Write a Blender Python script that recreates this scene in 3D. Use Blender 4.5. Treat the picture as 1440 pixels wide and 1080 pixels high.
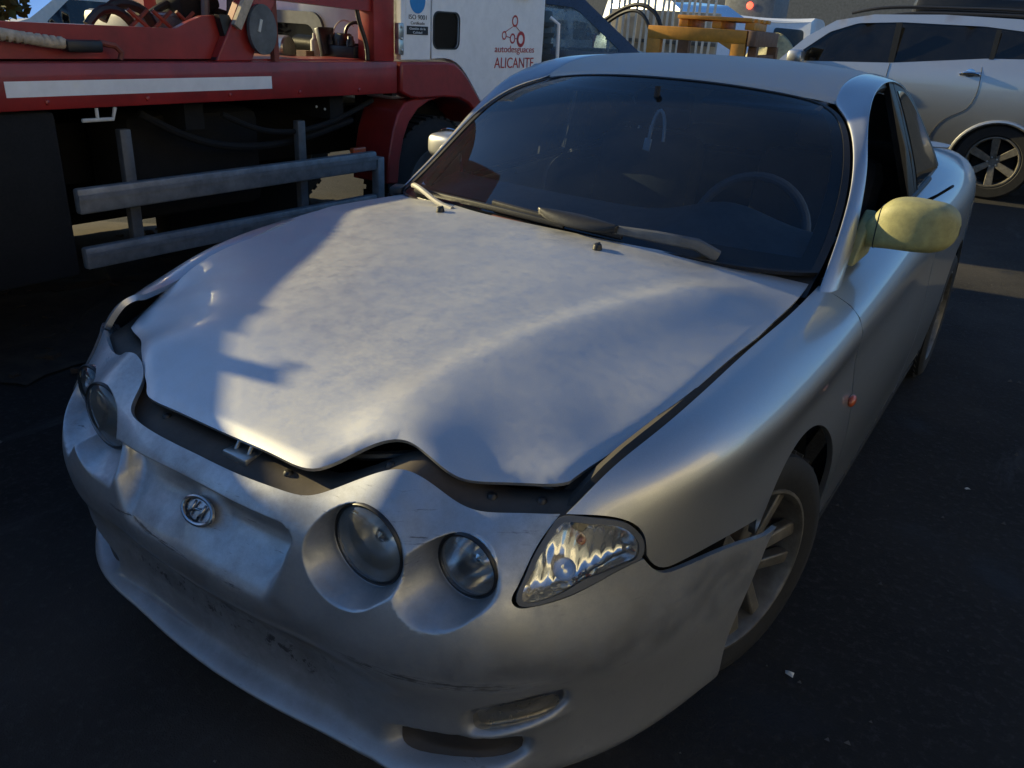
import bpy, bmesh, math, random
import numpy as np
from mathutils import Vector, Matrix
from mathutils.geometry import delaunay_2d_cdt
random.seed(7)
SC = bpy.context.scene
for o in list(bpy.data.objects): bpy.data.objects.remove(o, do_unlink=True)
R = math.radians
# ---------------------------------------------------------------- camera
cd = bpy.data.cameras.new('camera'); cam = bpy.data.objects.new('camera', cd); SC.collection.objects.link(cam)
cam.location = (1.15037, -1.67161, 1.44177)
cam.rotation_euler = (R(66.0087), R(-3.1297), R(33.8951))
cd.sensor_fit = 'HORIZONTAL'; cd.angle = 2*math.atan(.72/1.136857)
cd.clip_start = .05; cd.clip_end = 600
SC.camera = cam
# ---------------------------------------------------------------- daylight: low warm sun from behind the tow truck, clear blue sky
SUN_EL, SUN_AZ = 15.5, 8.0         # elevation; azimuth of the sun measured from -X towards -Y
sv = Vector((-math.cos(R(SUN_AZ))*math.cos(R(SUN_EL)), -math.sin(R(SUN_AZ))*math.cos(R(SUN_EL)), math.sin(R(SUN_EL))))
W = bpy.data.worlds.new('World'); SC.world = W; W.use_nodes = True
wn = W.node_tree.nodes; wl = W.node_tree.links; wn.clear()
sky = wn.new('ShaderNodeTexSky'); sky.sky_type = 'NISHITA'; sky.sun_disc = False
sky.sun_elevation = R(SUN_EL); sky.sun_rotation = math.atan2(sv.x, sv.y)
sky.air_density = 1.0; sky.dust_density = .3; sky.ozone_density = 6.0
bg = wn.new('ShaderNodeBackground'); bg.inputs['Strength'].default_value = .10
wo = wn.new('ShaderNodeOutputWorld'); wl.new(sky.outputs[0], bg.inputs[0]); wl.new(bg.outputs[0], wo.inputs[0])
sl = bpy.data.lights.new('sun', 'SUN'); sl.energy = 5.0; sl.angle = R(.53); sl.color = (1.0, .83, .44)
so = bpy.data.objects.new('sun', sl); SC.collection.objects.link(so); so.location = sv*30
so.rotation_euler = sv.to_track_quat('Z', 'Y').to_euler()
SC.view_settings.view_transform = 'Standard'; SC.view_settings.look = 'None'
SC.view_settings.exposure = 0.80; SC.view_settings.gamma = 1.0; SC.view_settings.use_curve_mapping = False
SC.render.engine = 'CYCLES'
SC.cycles.max_bounces = 8; SC.cycles.transparent_max_bounces = 12; SC.cycles.glossy_bounces = 5; SC.cycles.transmission_bounces = 6
try: SC.cycles.use_denoising = True
except Exception: pass
# ---------------------------------------------------------------- shape core (numpy only)
def cspl(xk, Y):
    """natural cubic spline through (xk, Y[n,...]); returns evaluator"""
    xk = np.asarray(xk, float); Y = np.asarray(Y, float); n = len(xk); h = np.diff(xk)
    A = np.eye(n); B = np.zeros((n, n))
    for i in range(1, n-1):
        A[i, i-1] = h[i-1]; A[i, i] = 2*(h[i-1]+h[i]); A[i, i+1] = h[i]
        B[i, i-1] = 6/h[i-1]; B[i, i] = -6/h[i-1]-6/h[i]; B[i, i+1] = 6/h[i]
    K = np.linalg.solve(A, B)
    M = np.tensordot(K, Y, 1)
    def ev(x):
        x = np.asarray(x, float)
        i = np.clip(np.searchsorted(xk, x)-1, 0, n-2)
        hh = h[i]; a = (xk[i+1]-x)/hh; b = (x-xk[i])/hh
        sh = a.shape+(1,)*(Y.ndim-1)
        a = a.reshape(sh); b = b.reshape(sh); hh = hh.reshape(sh)
        return a*Y[i]+b*Y[i+1]+((a**3-a)*M[i]+(b**3-b)*M[i+1])*hh*hh/6
    return ev

# plan outline of the coupe's body at its widest line, x >= 0, from nose centre round to tail centre
PLAN = np.array([(0,-.955),(.10,-.952),(.20,-.944),(.30,-.932),(.40,-.922),(.49,-.900),(.58,-.856),(.66,-.784),(.73,-.682),(.785,-.565),
    (.822,-.42),(.845,-.25),(.857,-.05),(.863,.2),(.866,.5),(.866,1.0),(.864,1.5),(.868,2.0),(.872,2.4),(.86,2.75),(.81,3.06),(.70,3.25),(.48,3.36),(.24,3.39),(0,3.40)])
PT = np.concatenate([[0], np.cumsum(np.hypot(*np.diff(PLAN, axis=0).T))])
_plan = cspl(PT, PLAN)
TMAX = PT[-1]
VR = np.array([0,.12,.165,.205,.25,.29,.33,.38,.43,.475,.515,.565,.635,.695,.735,.775])
# stations: (index into PLAN, z rows, inset rows)
ST = [
 (0,  [.80,.745,.722,.705,.68,.645,.60,.55,.50,.462,.43,.375,.30,.234,.209,.185], [.42,.15,.088,.052,.026,.011,.005,.001,0,.006,.020,.058,.072,.066,.032,.065]),
 (2,  [.80,.75,.725,.705,.68,.645,.60,.55,.50,.462,.43,.375,.30,.234,.209,.185],  [.41,.155,.092,.055,.029,.012,.005,.001,0,.006,.020,.056,.070,.064,.032,.065]),
 (3,  [.81,.765,.74,.712,.68,.645,.60,.55,.50,.462,.43,.375,.30,.234,.209,.185],  [.40,.175,.117,.068,.040,.021,.010,.003,0,.006,.018,.050,.063,.059,.031,.063]),
 (4,  [.82,.785,.755,.72,.685,.645,.60,.55,.50,.462,.43,.375,.30,.234,.209,.185],  [.38,.185,.128,.080,.049,.029,.014,.004,0,.005,.014,.040,.052,.050,.030,.06]),
 (5,  [.81,.765,.735,.705,.675,.64,.60,.55,.50,.462,.43,.375,.30,.234,.209,.185],  [.36,.19,.142,.099,.066,.039,.020,.005,0,.004,.011,.030,.041,.041,.029,.058]),
 (6,  [.81,.765,.735,.705,.675,.64,.60,.55,.50,.462,.43,.375,.30,.234,.209,.185],  [.32,.195,.150,.108,.073,.045,.022,.006,0,.003,.008,.021,.029,.031,.027,.055]),
 (7,  [.82,.785,.755,.72,.685,.645,.60,.55,.50,.462,.43,.375,.30,.245,.212,.185],  [.27,.175,.135,.10,.072,.046,.025,.008,0,.002,.006,.013,.020,.023,.027,.05]),
 (8,  [.83,.805,.785,.75,.71,.665,.61,.55,.50,.46,.425,.37,.30,.245,.212,.185],  [.22,.14,.10,.068,.048,.034,.022,.008,0,0,.006,.016,.022,.022,.024,.045]),
 (9,  [.835,.822,.805,.775,.735,.69,.63,.56,.50,.455,.415,.365,.30,.245,.212,.185], [.19,.12,.082,.048,.030,.022,.014,.005,0,0,.003,.010,.016,.018,.022,.04]),
 (10, [.845,.835,.82,.79,.748,.70,.64,.57,.50,.45,.41,.36,.30,.245,.212,.185],     [.17,.115,.075,.040,.020,.016,.010,.002,0,0,.002,.007,.012,.015,.02,.035]),
 (11, [.85,.843,.828,.798,.752,.705,.645,.575,.505,.45,.405,.355,.30,.245,.212,.185], [.17,.12,.08,.042,.018,.018,.012,.002,0,0,.002,.006,.010,.013,.018,.03]),
 (12, [.857,.850,.835,.803,.755,.71,.65,.575,.505,.45,.405,.355,.30,.245,.212,.185],   [.17,.125,.085,.045,.018,.021,.014,.003,0,0,.002,.006,.010,.014,.02,.035]),
 (13, [.862,.853,.838,.81,.76,.715,.655,.58,.51,.45,.40,.35,.29,.235,.20,.17],   [.17,.125,.085,.045,.018,.022,.016,.005,0,0,.003,.008,.013,.018,.028,.06]),
 (14, [.872,.866,.852,.828,.775,.725,.66,.585,.51,.45,.40,.345,.285,.23,.195,.165], [.165,.125,.085,.045,.018,.021,.016,.006,0,0,.003,.008,.013,.018,.028,.06]),
 (15, [.897,.89,.874,.845,.79,.73,.66,.585,.51,.45,.40,.345,.285,.23,.195,.165], [.155,.115,.075,.04,.016,.018,.014,.005,0,0,.003,.008,.013,.018,.028,.06]),
 (16, [.93,.92,.90,.865,.81,.745,.67,.59,.51,.45,.40,.345,.285,.23,.195,.165], [.155,.115,.075,.04,.016,.014,.010,.004,0,0,.003,.008,.013,.018,.028,.06]),
 (18, [1.0,.985,.955,.91,.85,.775,.69,.60,.52,.455,.40,.345,.285,.235,.205,.18], [.20,.13,.075,.034,.012,.006,.004,.002,0,0,.003,.008,.013,.018,.028,.06]),
 (19, [1.01,.995,.965,.92,.86,.785,.70,.61,.53,.465,.41,.355,.295,.25,.225,.20], [.26,.15,.085,.04,.015,.006,.004,.002,0,0,.003,.008,.013,.018,.028,.06]),
 (21, [1.0,.985,.96,.92,.86,.79,.71,.62,.54,.475,.42,.365,.31,.27,.245,.22], [.34,.14,.07,.035,.015,.006,.004,.002,0,0,.003,.01,.02,.03,.04,.08]),
 (24, [1.0,.985,.965,.92,.86,.79,.71,.62,.54,.475,.42,.365,.31,.27,.245,.22], [.40,.14,.06,.03,.012,.006,.004,.002,0,0,.003,.01,.02,.03,.04,.08]),
]
_SZ = cspl([PT[s[0]] for s in ST], [s[1] for s in ST])
_SN = cspl([PT[s[0]] for s in ST], [s[2] for s in ST])
def _rowspl():
    n = len(VR); h = np.diff(VR); A = np.eye(n); B = np.zeros((n, n))
    for i in range(1, n-1):
        A[i, i-1] = h[i-1]; A[i, i] = 2*(h[i-1]+h[i]); A[i, i+1] = h[i]
        B[i, i-1] = 6/h[i-1]; B[i, i] = -6/h[i-1]-6/h[i]; B[i, i+1] = 6/h[i]
    return np.linalg.solve(A, B), h
_RK, _RH = _rowspl()
def _alongv(T, v):
    M = T @ _RK.T; n = len(VR)
    i = np.clip(np.searchsorted(VR, v)-1, 0, n-2); hh = _RH[i]
    a = (VR[i+1]-v)/hh; b = (v-VR[i])/hh; k = np.arange(len(v))
    return a*T[k, i]+b*T[k, i+1]+((a**3-a)*M[k, i]+(b**3-b)*M[k, i+1])*hh*hh/6
def S0(t, v):
    """body skin of the coupe: t metres along the plan (negative = mirrored side), v down the side"""
    t = np.asarray(t, float); v = np.asarray(v, float); s = np.where(t < 0, -1., 1.); t = np.abs(t)
    p = _plan(t); d = (_plan(t+1e-4)-_plan(np.maximum(t-1e-4, 0)))
    d /= np.linalg.norm(d, axis=1)[:, None]
    N = np.stack([-d[:, 1]*-1, d[:, 0]*-1], 1)          # outward
    d0 = np.stack([d[:, 1], -d[:, 0]], 1); N = d0
    n = _alongv(_SN(t), v); z = _alongv(_SZ(t), v)
    z = z+np.where(s < 0, (.022*np.exp(-((p[:, 1]-.08)/.34)**2)-.036*np.exp(-((p[:, 1]+.52)/.19)**2)-.016*np.clip((.125-v)/.07, 0, 1)*np.clip((-.1-p[:, 1])/.2, 0, 1))*np.clip((.32-v)/.15, 0, 1)*np.clip((p[:, 1]+.70)/.06, 0, 1), 0)
    return np.stack([s*(p[:, 0]-N[:, 0]*n), p[:, 1]-N[:, 1]*n, z], 1)
def smin(a, b, k):
    h = np.clip(.5+.5*(b-a)/k, 0, 1)
    return b*(1-h)+a*h-k*h*(1-h)
LAMPS = [(0.3691, -.855, 0.6449, .0800), (0.5261, -.792, 0.6373, .0640)]
def carve(P):
    """recesses pressed into the nose: lamp scoops, grille recess, fog slots (all cut along -y)"""
    P = P.copy(); x = np.abs(P[:, 0]); y = P[:, 1]; z = P[:, 2]
    front = (y < -.5) & (x < .75)
    for (cx, cy, cz, r) in LAMPS:
        px_ = x-cx; pz = z-cz; rr = np.hypot(px_, pz)
        # a steep cylindrical pocket with the lamp at its bottom (its inner wall is battered on the far side)
        slope = 4.2-3.1*np.clip((cx-x)/np.maximum(rr, 1e-6)+.25, 0, 1)*(P[:, 0] < 0)
        cs = (px_*.93+pz*.36)/np.maximum(rr, 1e-6); w_ = np.clip((cs-.25)/.65, 0, 1); w_ = w_*w_*(3-2*w_)
        slope = slope*(1-w_)+1.0*w_
        lim = cy-.002-np.maximum(rr-(r-.0045), 0)*slope
        yn = -smin(-y, -lim, .0022+.008*w_)
        y = np.where(front & (rr < r*1.8), np.maximum(y, yn), y)
    # grille recess: a cove under a crisp lip, running out to nothing below
    hw = .254-.42*np.clip(.64-z, 0, .15); zs = z+.20*x*x+.014*np.clip((x-.225)/.028, 0, 1.4)**2
    e = (x-hw)/(.004+.07*np.clip(.61-z, 0, .1))
    depth = np.interp(zs, [.495, .507, .525, .545, .562, .577, .592, .61, .63, .648, .658, .666, .671, .673], [0, .001, .010, .026, .041, .053, .061, .064, .060, .047, .031, .013, .002, 0])
    fall = 1/(1+np.exp(np.clip(e*2.0, -30, 30)))
    kw = .050+.50*np.clip(.60-z, 0, .1)
    keel = np.clip(1.15-x/kw, 0, 1); keel = keel*keel*(3-2*keel)*np.clip((.625-z)/.04, 0, 1)
    y = np.where(front, y+depth*fall*(1-.35*keel), y)
    # fog lamp slot and lower intake
    for (x0, x1, zc, sl, hh, dp) in [(.568, .690, .378, .32, .031, .028), (.425, .642, .274, .16, .036, .040)]:
        xm = (x0+x1)/2; u = (x-xm)/((x1-x0)/2); q = (z-zc-sl*(x-xm))/hh
        e = np.abs(u)**3+np.abs(q)**3
        f = 1/(1+np.exp(np.clip((e-1)*5, -30, 30)))
        y = np.where(front, y+dp*f, y)
        lip = np.exp(-((q+1.38)/.30)**2)*np.clip(1.25-np.abs(u), 0, .4)/.4       # bright ledge under the slot
        y = np.where(front, y-np.where(P[:, 0] > 0, .007, .001)*lip, y)
    P[:, 1] = y
    # the rear ends of the skin have been pulled off their clips and flare outward
    k = np.clip((np.abs(P[:, 1]+.10)-.0, 0, 9)[0]*0+(P[:, 1]+.55)/.30, 0, 1) if False else np.clip((P[:, 1]+.56)/.30, 0, 1)
    P[:, 0] += np.sign(P[:, 0])*.020*k**1.5
    return P
def S(t, v):
    P = S0(t, v)
    return carve(P)

# hood: height field over (x, y) through control points (thin-plate spline)
HC = [(0,.26,.93),(0,0,.902),(0,-.25,.870),(0,-.5,.829),(0,-.7,.782),(0,-.85,.735),(.13,-.85,.735),(.2,-.3,.865),
 (.24,-.842,.738),(.255,-.80,.752),(.62,-.642,.754),(.68,-.35,.806),(.695,-.1,.829),(.70,.2,.850),(.69,.5,.876),
 (.30,-.755,.774),(.35,-.735,.782),(.42,-.728,.766),(.46,-.722,.752),(.53,-.68,.749),(.50,-.50,.807),(.42,-.2,.860),(.35,-.5,.824),(.55,.1,.878),(.62,-.52,.773),
 (.24,.28,.925),(.46,.39,.905),(.35,-.95,.70),(0,-.95,.69),(0,.45,.945),(.6,-.8,.70),(.85,-.2,.80),(.85,.4,.84)]
def tps(C):
    C = np.array(C, float)
    if True:
        m = C[C[:, 0] > 1e-6]*np.array([-1, 1, 1]); C = np.concatenate([C, m])
    n = len(C); d = np.hypot(C[:, None, 0]-C[None, :, 0], C[:, None, 1]-C[None, :, 1])
    K = np.where(d > 0, d*d*np.log(np.maximum(d, 1e-12)), 0)+np.eye(n)*8e-5
    P = np.concatenate([np.ones((n, 1)), C[:, :2]], 1)
    A = np.block([[K, P], [P.T, np.zeros((3, 3))]])
    w = np.linalg.solve(A, np.concatenate([C[:, 2], np.zeros(3)]))
    def ev(x, y):
        x = np.asarray(x, float); y = np.asarray(y, float)
        d2 = (x[:, None]-C[None, :, 0])**2+(y[:, None]-C[None, :, 1])**2
        return (.5*d2*np.log(np.maximum(d2, 1e-20)))@w[:n]+w[n]+w[n+1]*x+w[n+2]*y
    return ev
_hood = tps(HC)
def HD(x, y):
    x = np.asarray(x, float); y = np.asarray(y, float)
    L = np.clip(-x/.7, 0, 1.2)                              # the bonnet sits twisted: high at its rear right corner, low in front of it
    d = np.abs(x)-np.interp(y, [-.85,-.68,-.51,-.31,-.09,.11,.3], [.242,.285,.305,.355,.435,.52,.61])
    amp = np.interp(y, [-.86,-.78,-.62,-.2,.12,.28], [.001,.003,.010,.015,.013,.003])
    z0 = amp*(np.exp(-(d/np.where(d < 0, .060, .125))**2)-.05*np.exp(-((d-.15)/.075)**2))*(x > 0)
    z = _hood(x, y)+z0+.044*L**2*np.exp(-((y-.08)/.42)**2)-.018*L**2*np.clip((-.45-y)/.2, 0, 1)
    return np.stack([x, y, z], 1)
# ---------------------------------------------------------------- helpers
COL = SC.collection
LOCAL = set()                      # roots whose parts are modelled in the root's own axes
def link(o, parent=None):
    COL.objects.link(o)
    if parent is not None:
        o.parent = parent; r = parent
        while r.parent: r = r.parent
        if parent.parent is None and r.name not in LOCAL: o.matrix_parent_inverse = r.matrix_basis.inverted()
    return o
def thing(name, label, cat, loc=(0, 0, 0), rotz=0, group=None):
    o = bpy.data.objects.new(name, None); o.empty_display_size = .1
    o.location = loc; o.rotation_euler = (0, 0, rotz); link(o)
    o['label'] = label; o['category'] = cat
    if group: o['group'] = group
    return o
def tag(o, label, cat, group=None):
    o['label'] = label; o['category'] = cat
    if group: o['group'] = group
    return o
def mesh(name, V, F, mat, parent=None, smooth=True, sharp=None):
    me = bpy.data.meshes.new(name)
    me.from_pydata([tuple(map(float, v)) for v in V], [], [tuple(int(i) for i in f) for f in F])
    for m in (mat if isinstance(mat, (list, tuple)) else [mat]): me.materials.append(m)
    if smooth:
        me.polygons.foreach_set('use_smooth', [True]*len(me.polygons))
        if sharp: me.set_sharp_from_angle(angle=R(sharp))
    me.update()
    return link(bpy.data.objects.new(name, me), parent)
class MB:
    def __init__(s): s.v = []; s.f = []
    def add(s, V, F):
        k = len(s.v); s.v += [tuple(map(float, p)) for p in V]; s.f += [tuple(int(i)+k for i in f) for f in F]; return s
    def box(s, a, b, rot=None, bev=0.0):
        """box between corners a and b; optional Matrix applied about its centre; optional bevel"""
        c = Vector([(a[i]+b[i])/2 for i in range(3)]); h = [abs(b[i]-a[i])/2 for i in range(3)]
        bm = bmesh.new(); bmesh.ops.create_cube(bm, size=2)
        for v in bm.verts: v.co = Vector((v.co.x*h[0], v.co.y*h[1], v.co.z*h[2]))
        if bev: bmesh.ops.bevel(bm, geom=list(bm.edges), offset=min(bev, min(h)*.9), segments=2, affect='EDGES', profile=.5)
        if rot is not None: bmesh.ops.transform(bm, matrix=rot, verts=bm.verts)
        bm.verts.index_update()
        s.add([tuple(v.co+c) for v in bm.verts], [[v.index for v in f.verts] for f in bm.faces]); bm.free(); return s
    def tube(s, P, r, n=10, closed=False, cap=True, sy=1.0):
        P = [Vector(p) for p in P]; m = len(P); rr = r if isinstance(r, (list, tuple)) else [r]*m
        up = Vector((0, 0, 1)); base = []
        prev = None
        for i in range(m):
            t = (P[(i+1) % m]-P[i-1]) if closed else (P[min(i+1, m-1)]-P[max(i-1, 0)])
            if t.length < 1e-9: t = Vector((0, 0, 1))
            t.normalize()
            if prev is None:
                a = up if abs(t.z) < .9 else Vector((1, 0, 0)); x = (a-t*a.dot(t)).normalized()
            else:
                x = (prev-t*prev.dot(t)); x = x.normalized() if x.length > 1e-6 else Vector((1, 0, 0))
            prev = x; y = t.cross(x)
            base.append([P[i]+x*(math.cos(2*math.pi*k/n)*rr[i]*sy)+y*(math.sin(2*math.pi*k/n)*rr[i]) for k in range(n)])
        V = [p for ring in base for p in ring]; F = []
        for i in range(m if closed else m-1):
            j = (i+1) % m
            for k in range(n): F.append((i*n+k, i*n+(k+1) % n, j*n+(k+1) % n, j*n+k))
        if cap and not closed: F.append(tuple(range(n-1, -1, -1))); F.append(tuple((m-1)*n+k for k in range(n)))
        return s.add(V, F)
    def lathe(s, prof, n=32, M=None):
        """profile [(r, h)] revolved about local Z, then matrix M"""
        V = []; F = []; m = len(prof)
        for k in range(n):
            a = 2*math.pi*k/n
            for (r, h) in prof: V.append(Vector((r*math.cos(a), r*math.sin(a), h)))
        for k in range(n):
            k2 = (k+1) % n
            for i in range(m-1): F.append((k*m+i, k2*m+i, k2*m+i+1, k*m+i+1))
        if M is not None: V = [M @ v for v in V]
        return s.add(V, F)
    def prism(s, poly, axis, a, b):
        """2-D polygon extruded along axis ('x','y','z') from a to b"""
        n = len(poly)
        def put(p, h): return {'x': (h, p[0], p[1]), 'y': (p[0], h, p[1]), 'z': (p[0], p[1], h)}[axis]
        V = [put(p, a) for p in poly]+[put(p, b) for p in poly]
        F = [tuple(range(n-1, -1, -1)), tuple(range(n, 2*n))]+[(i, (i+1) % n, n+(i+1) % n, n+i) for i in range(n)]
        return s.add(V, F)
    def build(s, name, mat, parent=None, smooth=True, sharp=35, bevel=0):
        o = mesh(name, s.v, s.f, mat, parent, smooth, sharp)
        if bevel:
            b = o.modifiers.new('bevel', 'BEVEL'); b.width = bevel; b.segments = 2; b.limit_method = 'ANGLE'; b.angle_limit = R(40)
        bm = bmesh.new(); bm.from_mesh(o.data); bmesh.ops.recalc_face_normals(bm, faces=bm.faces); bm.to_mesh(o.data); bm.free()
        return o
def crv(pts, h, closed=False):
    """smooth spline through 2-D/3-D points resampled at spacing h"""
    P = np.array(pts, float)
    if len(P) == 2:
        n = max(1, int(round(np.linalg.norm(P[1]-P[0])/h))); return [tuple(P[0]+(P[1]-P[0])*k/n) for k in range(n+1)]
    if closed: P = np.concatenate([P[-3:], P, P[:4]])
    d = np.linalg.norm(np.diff(P, axis=0), axis=1)**.7
    t = np.concatenate([[0], np.cumsum(d)]); e = cspl(t, P)
    t0, t1 = (t[3], t[-4]) if closed else (0, t[-1])
    tt = np.linspace(t0, t1, 400); Q = e(tt); L = np.concatenate([[0], np.cumsum(np.linalg.norm(np.diff(Q, axis=0), axis=1))])
    n = max(2, int(round(L[-1]/h))); s = np.interp(np.linspace(0, L[-1], n+1), L, tt); Q = e(s)
    return [tuple(q) for q in (Q[:-1] if closed else Q)]
def path(h, *segs):
    """closed polygon out of smooth segments that share end points"""
    out = []
    for s in segs:
        q = crv(s, h)
        out += q if not out else (q[1:] if np.linalg.norm(np.array(q[0])-np.array(out[-1])) < 1e-6 else q)
    if np.linalg.norm(np.array(out[0])-np.array(out[-1])) < 1e-6: out.pop()
    return out
def inpoly(P, poly):
    q = np.array(poly); n = len(q); out = np.zeros(len(P), bool)
    sel = np.where((P[:, 0] >= q[:, 0].min()) & (P[:, 0] <= q[:, 0].max()) & (P[:, 1] >= q[:, 1].min()) & (P[:, 1] <= q[:, 1].max()))[0]
    x, y = P[sel, 0], P[sel, 1]; r = np.zeros(len(sel), bool)
    for i in range(n):
        x1, y1 = q[i]; x2, y2 = q[(i+1) % n]
        c = (y1 > y) != (y2 > y)
        if y2 != y1: r ^= c & (x < (x2-x1)*(y-y1)/(y2-y1)+x1)
    out[sel] = r
    return out
def panel(name, poly, F, h, mat, parent=None, holes=(), skirt=.012, off=0.0, flip=False, extra=None, pts=(), clear=()):
    """sheet-metal panel: region of a parametric surface F(u, v) cut out exactly along polygon(s), edges turned in"""
    loops = [list(poly)]+[list(x) for x in holes]
    bpts = [p for l in loops for p in l]; edges = []; k = 0
    for l in loops:
        edges += [(k+i, k+(i+1) % len(l)) for i in range(len(l))]; k += len(l)
    B = np.array(bpts); lo = B.min(0); hi = B.max(0)
    gx, gy = np.meshgrid(np.arange(lo[0]+h*.37, hi[0], h), np.arange(lo[1]+h*.41, hi[1], h))
    gx = gx+(np.arange(gx.shape[0])[:, None] % 2)*h*.5
    G = np.stack([gx.ravel(), gy.ravel()], 1)
    ok = inpoly(G, loops[0])
    for l in list(loops[1:])+list(clear): ok &= ~inpoly(G, l)
    G = G[ok]
    own = [p for p in pts]
    # keep away from the border
    cell = {}
    for p in B: cell.setdefault((int(p[0]//h), int(p[1]//h)), []).append(p)
    keep = []
    for g in G:
        cx, cy = int(g[0]//h), int(g[1]//h); good = True
        for i in (-1, 0, 1):
            for j in (-1, 0, 1):
                for p in cell.get((cx+i, cy+j), ()):
                    if (p[0]-g[0])**2+(p[1]-g[1])**2 < (.55*h)**2: good = False; break
                if not good: break
            if not good: break
        keep.append(good)
    G = G[np.array(keep, bool)] if len(G) else G
    if own: G = np.concatenate([G, np.array(own)])
    allp = [Vector((float(p[0]), float(p[1]))) for p in bpts]+[Vector((float(a), float(b))) for a, b in G]
    vo, _, fo, *_ = delaunay_2d_cdt(allp, edges, [], 0, 1e-7)
    U = np.array([(v.x, v.y) for v in vo]); T = np.array([f for f in fo if len(f) == 3])
    c = U[T].mean(1); ok = inpoly(c, loops[0])
    for l in loops[1:]: ok &= ~inpoly(c, l)
    T = T[ok]
    P = F(U[:, 0], U[:, 1]); e = 1e-4
    N = np.cross(F(U[:, 0]+e, U[:, 1])-P, F(U[:, 0], U[:, 1]+e)-P); N /= np.maximum(np.linalg.norm(N, axis=1), 1e-12)[:, None]
    if flip: N = -N; T = T[:, ::-1]
    P = P+N*off
    if extra is not None: P = extra(P, U)
    V = [tuple(p) for p in P]; Fc = [tuple(t) for t in T]
    if skirt:
        cnt = {}
        for t in T:
            for a, b in ((t[0], t[1]), (t[1], t[2]), (t[2], t[0])):
                key = (min(a, b), max(a, b)); cnt[key] = (cnt[key][0]+1, a, b) if key in cnt else (1, a, b)
        mp = {}
        def dup(i):
            if i not in mp:
                mp[i] = len(V); V.append(tuple(P[i])); V.append(tuple(P[i]-N[i]*skirt))
            return mp[i]
        for (n_, a, b) in cnt.values():
            if n_ == 1: ia, ib = dup(a), dup(b); Fc.append((ib, ia, ia+1, ib+1))
    return mesh(name, V, Fc, mat, parent, True, None)
def sheet(name, rows, mat, parent=None, flip=False, closed_u=False, thick=0, sub=None):
    """grid skin through rows of 3-D points (smoothly splined both ways if sub=(nu, nv))"""
    A = np.array(rows, float)
    if sub:
        a = np.linspace(0, 1, A.shape[0]); b = np.linspace(0, 1, A.shape[1])
        A = cspl(a, A)(np.linspace(0, 1, sub[0])); A = np.swapaxes(cspl(b, np.swapaxes(A, 0, 1))(np.linspace(0, 1, sub[1])), 0, 1)
    n, m = A.shape[:2]; V = A.reshape(-1, 3)
    F = [(i*m+j, i*m+j+1, (i+1)*m+j+1, (i+1)*m+j) for i in range(n-1) for j in range(m-1)]
    if closed_u: F += [(i*m+m-1, i*m, (i+1)*m, (i+1)*m+m-1) for i in range(n-1)]
    if flip: F = [f[::-1] for f in F]
    o = mesh(name, V, F, mat, parent, True, None)
    if thick: s = o.modifiers.new('solid', 'SOLIDIFY'); s.thickness = thick; s.offset = -1
    return o
def text_mesh(name, txt, width, mat, parent, M, extrude=.0006, height=None, font_shear=0):
    cu = bpy.data.curves.new(name, 'FONT'); cu.body = txt; cu.extrude = extrude; cu.align_x = 'LEFT'; cu.shear = font_shear; cu.offset = 0.0
    o = bpy.data.objects.new(name, cu); COL.objects.link(o)
    dg = bpy.context.evaluated_depsgraph_get(); me = bpy.data.meshes.new_from_object(o.evaluated_get(dg))
    bpy.data.objects.remove(o, do_unlink=True)
    co = np.array([v.co for v in me.vertices]); lo = co.min(0); hi = co.max(0)
    s = width/(hi[0]-lo[0]); sy = s if height is None else height/(hi[1]-lo[1])
    for v in me.vertices: v.co = M @ Vector(((v.co.x-lo[0])*s, (v.co.y-lo[1])*sy, v.co.z))
    me.materials.clear(); me.materials.append(mat); me.name = name
    return link(bpy.data.objects.new(name, me), parent)
def basis(origin, ex, ey):
    ex = Vector(ex).normalized(); ey = Vector(ey).normalized(); ez = ex.cross(ey)
    M = Matrix((ex, ey, ez)).transposed().to_4x4(); M.translation = Vector(origin); return M

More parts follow.
